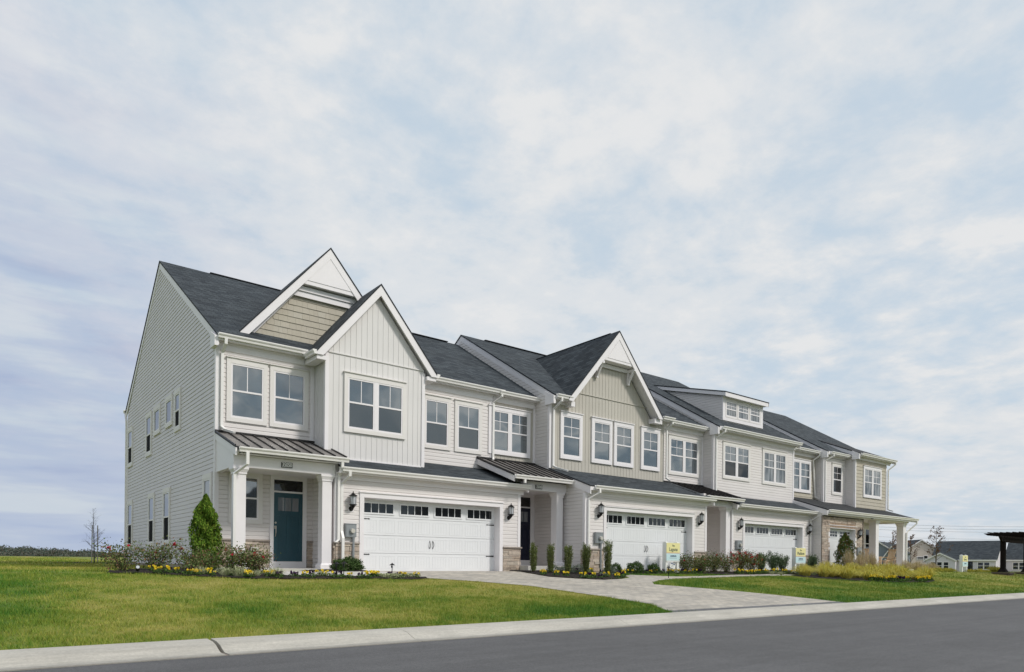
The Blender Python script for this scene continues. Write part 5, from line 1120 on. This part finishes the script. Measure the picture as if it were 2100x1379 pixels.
# porch chairs and tables
wood = M('teak', (.72, .52, .33), .6, var=.15, vscale=8, stretch=(1, 1, .3))
def rocker(x, y, rz, label):
    t = empty('rocking_chair', (x, y, .965)); T = Matrix.Translation((x, y, .965)) @ Matrix.Rotation(rz, 4, 'Z')
    def add(nm, fn):
        m = MB(); fn(m); m.v = [tuple(T @ Vector(p)) for p in m.v]; m.build(nm, wood, t)
    def seat(m):
        for k in range(6): m.box(-.26, .26, -.24+k*.083, -.165+k*.083, .40-.006*k, .42-.006*k)
    def back(m):
        for k in range(7): a0 = -.24+k*.074; m.hexa([(a0, .24, .40), (a0+.035, .24, .40), (a0+.035, .26, .40), (a0, .26, .40), (a0, .44, 1.12), (a0+.035, .44, 1.12), (a0+.035, .46, 1.12), (a0, .46, 1.12)])
        m.box(-.27, .27, .438, .472, 1.08, 1.15); m.box(-.27, .27, .262, .29, .5, .56)
    add('seat', seat); add('backrest', back)
    for sx in (-.29, .27):
        add('leg', lambda m: (m.box(sx, sx+.035, -.27, -.23, .06, .66))); add('leg', lambda m: m.hexa([(sx, .24, .05), (sx+.035, .24, .05), (sx+.035, .28, .05), (sx, .28, .05), (sx, .33, .70), (sx+.035, .33, .70), (sx+.035, .37, .70), (sx, .37, .70)]))
        add('armrest', lambda m: m.box(sx-.03, sx+.06, -.30, .36, .661, .69))
        add('rocker', lambda m: m.tube([(sx+.017, -.45, .07), (sx+.017, -.2, .02), (sx+.017, .1, .015), (sx+.017, .4, .05), (sx+.017, .6, .11)], .018, 6))
    return tag(t, label, 'rocking chair', 'wooden rocking chairs on the porch')
rocker(38.75, 18.25, R(72), 'wooden rocking chair left of the first porch column'); rocker(40.75, 18.45, R(75), 'wooden rocking chair just right of the first porch column'); rocker(42.15, 18.35, R(-110), 'wooden rocking chair by the corner porch column')
t = empty('side_table', (41.6, 18.2, .965)); m = MB(); m.box(41.25, 41.95, 17.98, 18.42, 1.42, 1.45); m.build('table_top', wood, t)
for a in (41.28, 41.88):
    for b in (18.0, 18.36): m = MB(); m.box(a, a+.04, b, b+.04, .965, 1.419); m.build('leg', wood, t)
tag(t, 'small wooden table between the porch rocking chairs', 'table')
# ---------------- bare trees
def tree(x, y, z, H, seed, label, name='bare_tree', leaves=0, trunk=.05, spread=.35, leafmat=None, start=.3, lsize=.12, nb=26, stakes=False):
    random.seed(seed); t = empty(name, (x, y, z)); tr = MB(); br = MB(); P = []
    top = Vector((x+random.uniform(-.05, .05)*H, y, z+H)); base = Vector((x, y, z-.05)); midp = base.lerp(top, .5)+Vector((random.uniform(-.03, .03)*H, 0, 0))
    def ax(u): return base.lerp(midp, u*2) if u < .5 else midp.lerp(top, u*2-1)
    tr.tube([ax(u) for u in (0, .2, .4, .6, .8, 1)], [trunk, trunk*.85, trunk*.7, trunk*.5, trunk*.3, trunk*.1], 8); tr.build('trunk', bark, t)
    for k in range(nb):
        u = start+(1-start)*k/nb; p = ax(u); a = random.uniform(0, 6.28); l = H*spread*(1.15-u)*random.uniform(.6, 1.1)+H*.05; d = Vector((math.cos(a), math.sin(a), random.uniform(.5, 1.1))).normalized()
        e = p+d*l; mm = p.lerp(e, .5)+Vector((0, 0, -.04*l)); r = trunk*.32*(1.2-u); br.tube([p, mm, e], [r, r*.6, r*.25], 5)
        for q in range(7):
            f = random.uniform(.25, 1); s = p.lerp(e, f); d2 = (d+Vector((random.gauss(0, .6), random.gauss(0, .6), random.gauss(0, .5)))).normalized(); e2 = s+d2*l*random.uniform(.2, .45); br.tube([s, e2], [r*.3, r*.12], 4)
            for _ in range(2): s3 = s.lerp(e2, random.uniform(.4, 1)); e3 = s3+(d2+Vector((random.gauss(0, .6), random.gauss(0, .6), random.gauss(0, .5)))).normalized()*l*.15; br.tube([s3, e3], [r*.18, r*.08], 3)
            for _ in range(leaves): v = s.lerp(e2, random.random()); P.append((v.x+random.gauss(0, .05), v.y+random.gauss(0, .05), v.z+random.gauss(0, .05)))
    br.build('crown', bark, t)
    if P: leafcloud('foliage', P, lsize, leafmat, t, narrow=.6)
    if stakes:
        for dx in (-.10, .13):
            m = MB(); m.tube([(x+dx, y, z), (x+dx*.9, y, z+H*.70)], .022, 6); m.build('stake', M('pale_stake', (.42, .38, .33), .8), t)
    return tag(t, label, 'tree')
leaf_red = leafm('autumn_leaf', [(.14, .06, .04), (.20, .10, .06), (.10, .07, .04)])
tree(4.43, 35.9, float(gz(4.43, 35.9)), 2.42, 3, 'small bare sapling with two pale stakes left of the houses', stakes=True, trunk=.030, spread=.24, start=.28, nb=40)
tree(65.9, 24.6, .55, 3.9, 5, 'young tree with a few dark red leaves before the distant grey house', 'young_tree', leaves=2, trunk=.07, spread=.33, leafmat=leaf_red, lsize=.13)
tree(80.5, 34.5, .3, 4.6, 6, 'young tree with sparse reddish leaves seen through the open porch', 'young_tree', leaves=2, trunk=.07, spread=.33, leafmat=leaf_red, lsize=.15)
tree(93.5, 37.8, .2, 4.8, 8, 'sparse reddish tree rising behind the tan gabled house roof', 'young_tree', leaves=2, trunk=.08, spread=.4, leafmat=leaf_red, lsize=.16)
random.seed(99)
# ---------------- distant houses
def wallm(n, c): return M(n, c, .6, var=.04, vscale=.5)
tanw, lgw, bluew = wallm('far_tan_siding', (.62, .54, .48)), wallm('far_grey_siding', (.64, .61, .67)), wallm('far_blue_siding', (.20, .235, .28))
def froof(mb, pts, m=0): mb.face(pts, m, [(p[0]+p[1], p[2]*1.4) for p in pts])
def far_window(par, O, U, u, z, w_, h, grid=True):
    N_ = Vector((U.y, -U.x, 0)); 
    def q(a, b, c, d, e0, e1, mt, nm, p_):
        m = MB(); P = [O+U*a, O+U*b]; m.hexa([tuple(P[0]+N_*e0)[:2]+(c,), tuple(P[1]+N_*e0)[:2]+(c,), tuple(P[1]+N_*e1)[:2]+(c,), tuple(P[0]+N_*e1)[:2]+(c,), tuple(P[0]+N_*e0)[:2]+(d,), tuple(P[1]+N_*e0)[:2]+(d,), tuple(P[1]+N_*e1)[:2]+(d,), tuple(P[0]+N_*e1)[:2]+(d,)]); return m.build(nm, mt, p_)
    W_ = q(u-w_/2-.12, u+w_/2+.12, z-.12, z+h+.12, .0, .05, trim, 'window', par); q(u-w_/2, u+w_/2, z, z+h, .051, .06, glass_d, 'pane', W_)
    q(u-w_/2, u+w_/2, z+h/2-.04, z+h/2+.04, .061, .075, trim, 'sash_frame', W_)
def far_house(name, label, O, U, Wd, D, zb, ze, zr, wmat, gable_front=False, wins=(), over=.3, mat=None, porch=None, door=None):
    """O front left corner, U along the front, depth D away from the camera"""
    O = Vector((O[0], O[1], 0)); U = Vector((U[0], U[1], 0)).normalized(); B = Vector((-U.y, U.x, 0)); t = empty(name, (O.x, O.y, zb))
    def P(u, b, z): v = O+U*u+B*b; return (v.x, v.y, z)
    m = MB(); r = MB()
    if gable_front:
        m.extr([P(0, 0, zb), P(Wd, 0, zb), P(Wd, 0, ze), P(Wd/2, 0, zr-.1), P(0, 0, ze)], tuple(B*D))
        for s in (0, 1): u = -over if s == 0 else Wd+over; sl = (zr-ze)/(Wd/2); zz = ze-over*sl; froof(r, [P(u, -over, zz), P(Wd/2, -over, zr), P(Wd/2, D+over, zr), P(u, D+over, zz)]); r.face([P(u, -over, zz-.25), P(Wd/2, -over, zr-.25), P(Wd/2, -over, zr), P(u, -over, zz)], 1)
    else:
        m.extr([P(0, 0, zb), P(0, D, zb), P(0, D, ze), P(0, D/2, zr-.1), P(0, 0, ze)], tuple(U*Wd)); sl = (zr-ze)/(D/2); zz = ze-over*sl
        froof(r, [P(-over, -over, zz), P(Wd+over, -over, zz), P(Wd+over, D/2, zr), P(-over, D/2, zr)]); froof(r, [P(-over, D+over, zz), P(Wd+over, D+over, zz), P(Wd+over, D/2, zr), P(-over, D/2, zr)])
        r.face([P(-over, -over, zz-.25), P(Wd+over, -over, zz-.25), P(Wd+over, -over, zz), P(-over, -over, zz)], 1)
        for u in (-over, Wd+over): r.face([P(u, -over, zz-.25), P(u, D/2, zr-.25), P(u, D/2, zr), P(u, -over, zz)], 1); r.face([P(u, D+over, zz-.25), P(u, D/2, zr-.25), P(u, D/2, zr), P(u, D+over, zz)], 1)
    m.build('wall', wmat, t); r.build('roof', [mat or shingle, trim], t)
    for u, z, w_, h in wins: far_window(t, O-B*.01, U, u, z, w_, h)
    if door:
        d = MB(); u, w_, h = door; a = O+U*(u-w_/2)-B*.05; d.extr([tuple(a)[:2]+(zb+.2,), tuple(a+U*w_)[:2]+(zb+.2,), tuple(a+U*w_)[:2]+(zb+.2+h,), tuple(a)[:2]+(zb+.2+h,)], tuple(B*.04)); d.build('door', glass_d, t)
    return tag(t, label, 'house', 'distant houses')
UF = Vector((.17, -.98, 0)).normalized()
hC = far_house('house', 'distant grey one-storey house with a wide dark roof and small front gable', (149.9, 56.6), UF, 10.4, 13, -.1, 2.75, 6.4, lgw, wins=((8.0, .8, .8, 1.25), (9.0, .8, .8, 1.25)), door=(6.2, 1.1, 2.1))
far_house('house_wing', '', (148.0, 57.1), UF, 5.0, 3, -.1, 2.6, 3.9, lgw, True, wins=((1.3, .75, .75, 1.3), (2.4, .75, .75, 1.3), (3.5, .75, .75, 1.3)))
w0 = bpy.data.objects['house_wing']
for k in ('label', 'category', 'group'):
    if k in w0: del w0[k]
w0.name = 'front_wing'; mw = w0.matrix_world.copy(); w0.parent = hC; w0.matrix_parent_inverse = hC.matrix_world.inverted()
for ch in list(w0.children):
    wm = ch.matrix_world.copy()
far_house('house', 'distant tan two-storey house with a dark roof over its plain gable wall', (159.0, 66.2), Vector((.7, -.7, 0)), 8.2, 10, -.2, 4.4, 7.05, tanw, True, wins=((1.4, 2.2, .8, 1.3), (3.9, 2.75, 1.2, .5), (5.0, 2.25, .7, 1.25)))
hA = far_house('house', 'distant dark blue-grey house with a pointed front gable, seen through the porch', (118.2, 55.4), UF, 5.2, 9, 0, 3.5, 5.25, bluew, True, wins=((.9, 1.1, .45, 1.2),))
wg = far_house('gable_wing', '', (117.4, 51.6), UF, 2.4, 3, 0, 2.7, 4.5, bluew, True, wins=((.5, 1.1, .35, 1.1), (1.2, 1.1, .35, 1.1), (1.9, 1.1, .35, 1.1)), over=.2)
for k in ('label', 'category', 'group'):
    if k in wg: del wg[k]
wg.parent = hA; wg.matrix_parent_inverse = hA.matrix_world.inverted()
far_house('house', 'distant grey house partly hidden behind the dark pergola', (161.2, 47.6), UF, 12, 12, -.1, 2.85, 6.2, lgw, wins=((1.6, .8, .8, 1.3), (2.6, .8, .8, 1.3), (6, .8, .8, 1.3)))
# ---------------- pergola at the right edge
pm_ = M('pergola_brown', (.012, .009, .009), .85, var=.1, spec=.1); pst = M('pergola_stone', (.12, .09, .08), .85, var=.2, vscale=8)
t = empty('pergola', (53, 16, .6))
PX = [(52.85, 15.75), (52.85, 12.6), (57.4, 15.75), (57.4, 12.6)]
for (x, y) in PX:
    m = MB(); m.box(x-.13, x+.13, y-.13, y+.13, .82, 2.82); m.hexa([(x-.26, y-.26, .82), (x+.26, y-.26, .82), (x+.26, y+.26, .82), (x-.26, y+.26, .82), (x-.135, y-.135, 1.05), (x+.135, y-.135, 1.05), (x+.135, y+.135, 1.05), (x-.135, y+.135, 1.05)]); m.build('post', pm_, t)
    m = MB(); m.box(x-.45, x+.45, y-.45, y+.45, .2, .72); m.box(x-.5, x+.5, y-.5, y+.5, .7201, .81); m.build('pier', pst, t)
for y in (15.75, 12.6):
    m = MB(); m.extr([(52.15, y-.06, 3.18), (52.15, y-.06, 3.10), (52.45, y-.06, 2.86), (52.65, y-.06, 2.76), (58.2, y-.06, 2.76), (58.8, y-.06, 3.18)], (0, .12, 0)); m.build('beam', pm_, t)
for k in range(12):
    x = 52.45+k*.5; m = MB(); m.extr([(x, 11.7, 3.34), (x, 11.9, 3.19), (x, 16.5, 3.19), (x, 16.75, 3.34)], (.06, 0, 0)); m.build('rafter', pm_, t)
m = MB()
for k in range(14): m.box(52.0, 58.8, 11.9+k*.34, 11.96+k*.34, 3.341, 3.39)
m.build('lattice', pm_, t)
tag(t, 'dark brown pergola on stone piers at the right edge', 'pergola')
y1_ = local(clump('golden_shrub', 33, 16, .42, .6, 300, leafm('golden_shrub', [(.42, .36, .04), (.30, .30, .05), (.50, .42, .06), (.18, .20, .05)]), .03), 33, 16)
put_copies(y1_, [(56.5, 21.2, .9, 0), (57.8, 21.5, 1, 1), (59.2, 21.6, 1, 2), (60.4, 21.6, 1, 3), (61.5, 21.9, .9, 4), (62.9, 20.9, .9, 5), (60.5, 19.6, .9, 1), (60.0, 19.1, .9, 2), (59.6, 18.6, .9, 3), (57.2, 17.6, .9, 4), (56.4, 17.2, .8, 1), (59.0, 18.1, .8, 2)], 'bright yellow-green shrub in the distant bed near the pergola', 'shrub', 'yellow shrubs around the pergola', True)
# ---------------- power lines and the far wood
pole_m = M('utility_pole', (.16, .13, .11), .9)
for k, (x, y) in enumerate(((225, 128), (330, 62))):
    t = empty('utility_pole', (x, y, -1)); m = MB(); m.tube([(x, y, -2), (x, y, 17.5)], [.2, .14], 8); m.build('pole', pole_m, t); m = MB(); 
    for zz in (17, 15, 12.5): m.box(x-.06, x+.06, y-1.2, y+1.2, zz-.06, zz+.06)
    m.build('crossarm', pole_m, t); tag(t, ('wooden utility pole carrying wires beyond the houses', 'wooden utility pole carrying wires past the right edge')[k], 'utility pole')
for k, zz in enumerate((17.06, 16.0, 15.06, 12.56, 11.2)):
    m = MB(); m.tube([(225+105*u, 128-66*u, zz-1.4*4*u*(1-u)) for u in np.linspace(0, 1, 15)], .035, 4); tag(m.build('power_line', M('wire', (.12, .13, .15), .6)), ('topmost thin wire across the sky at the right', 'second thin wire from the top across the sky at the right', 'middle one of the five thin wires at the right', 'fourth thin wire from the top at the right', 'lowest thin wire above the distant house roofs')[k], 'wire', 'overhead wires at the right')
wood_m = leafm('far_wood_leaf', [(.09, .12, .10), (.075, .11, .085), (.13, .12, .10), (.14, .12, .095), (.08, .11, .10), (.13, .14, .10)])  # muted leaf colours with distance haze mixed into them
P = []; S = []
for k in range(520):
    u = random.random(); x = -75+u*330; yy = 330+random.uniform(-40, 120)
    if x/yy > .36: continue
    H = random.uniform(5.2, 7.2)*yy/400*(1.12-.5*sm((x+10)/110)); r = H*.85; n = 900
    q = blob(n, (r, r, H*.5), .16)+np.array([x, yy, -1+H*.5]); P.append(q); S.append(np.full(n, .60*yy/400))
o = leafcloud('distant_wood', np.concatenate(P), np.concatenate(S), wood_m, narrow=.8); tag(o, 'low hazy autumn wood along the horizon left of the houses', 'woodland', kind='stuff')

# ---------------- the other side of the street, behind the camera: it is what the low windows mirror
for x, w2, zr, lb in ((-24, 14, 9.2, 'house across the street behind the viewer, left one'), (-2, 13, 8.2, 'house across the street behind the viewer, second'), (20, 15, 9.6, 'house across the street behind the viewer, third'), (44, 14, 8.6, 'house across the street behind the viewer, fourth'), (68, 15, 9.4, 'house across the street behind the viewer, fifth')):
    far_house('house', lb, (x+w2, -34), (-1, 0), w2, 12, 0, 5.2, zr, lgw, wins=((2.5, 1.2, 1, 1.5), (6, 1.2, 1, 1.5), (10, 1.2, 1, 1.5)), mat=shingle)
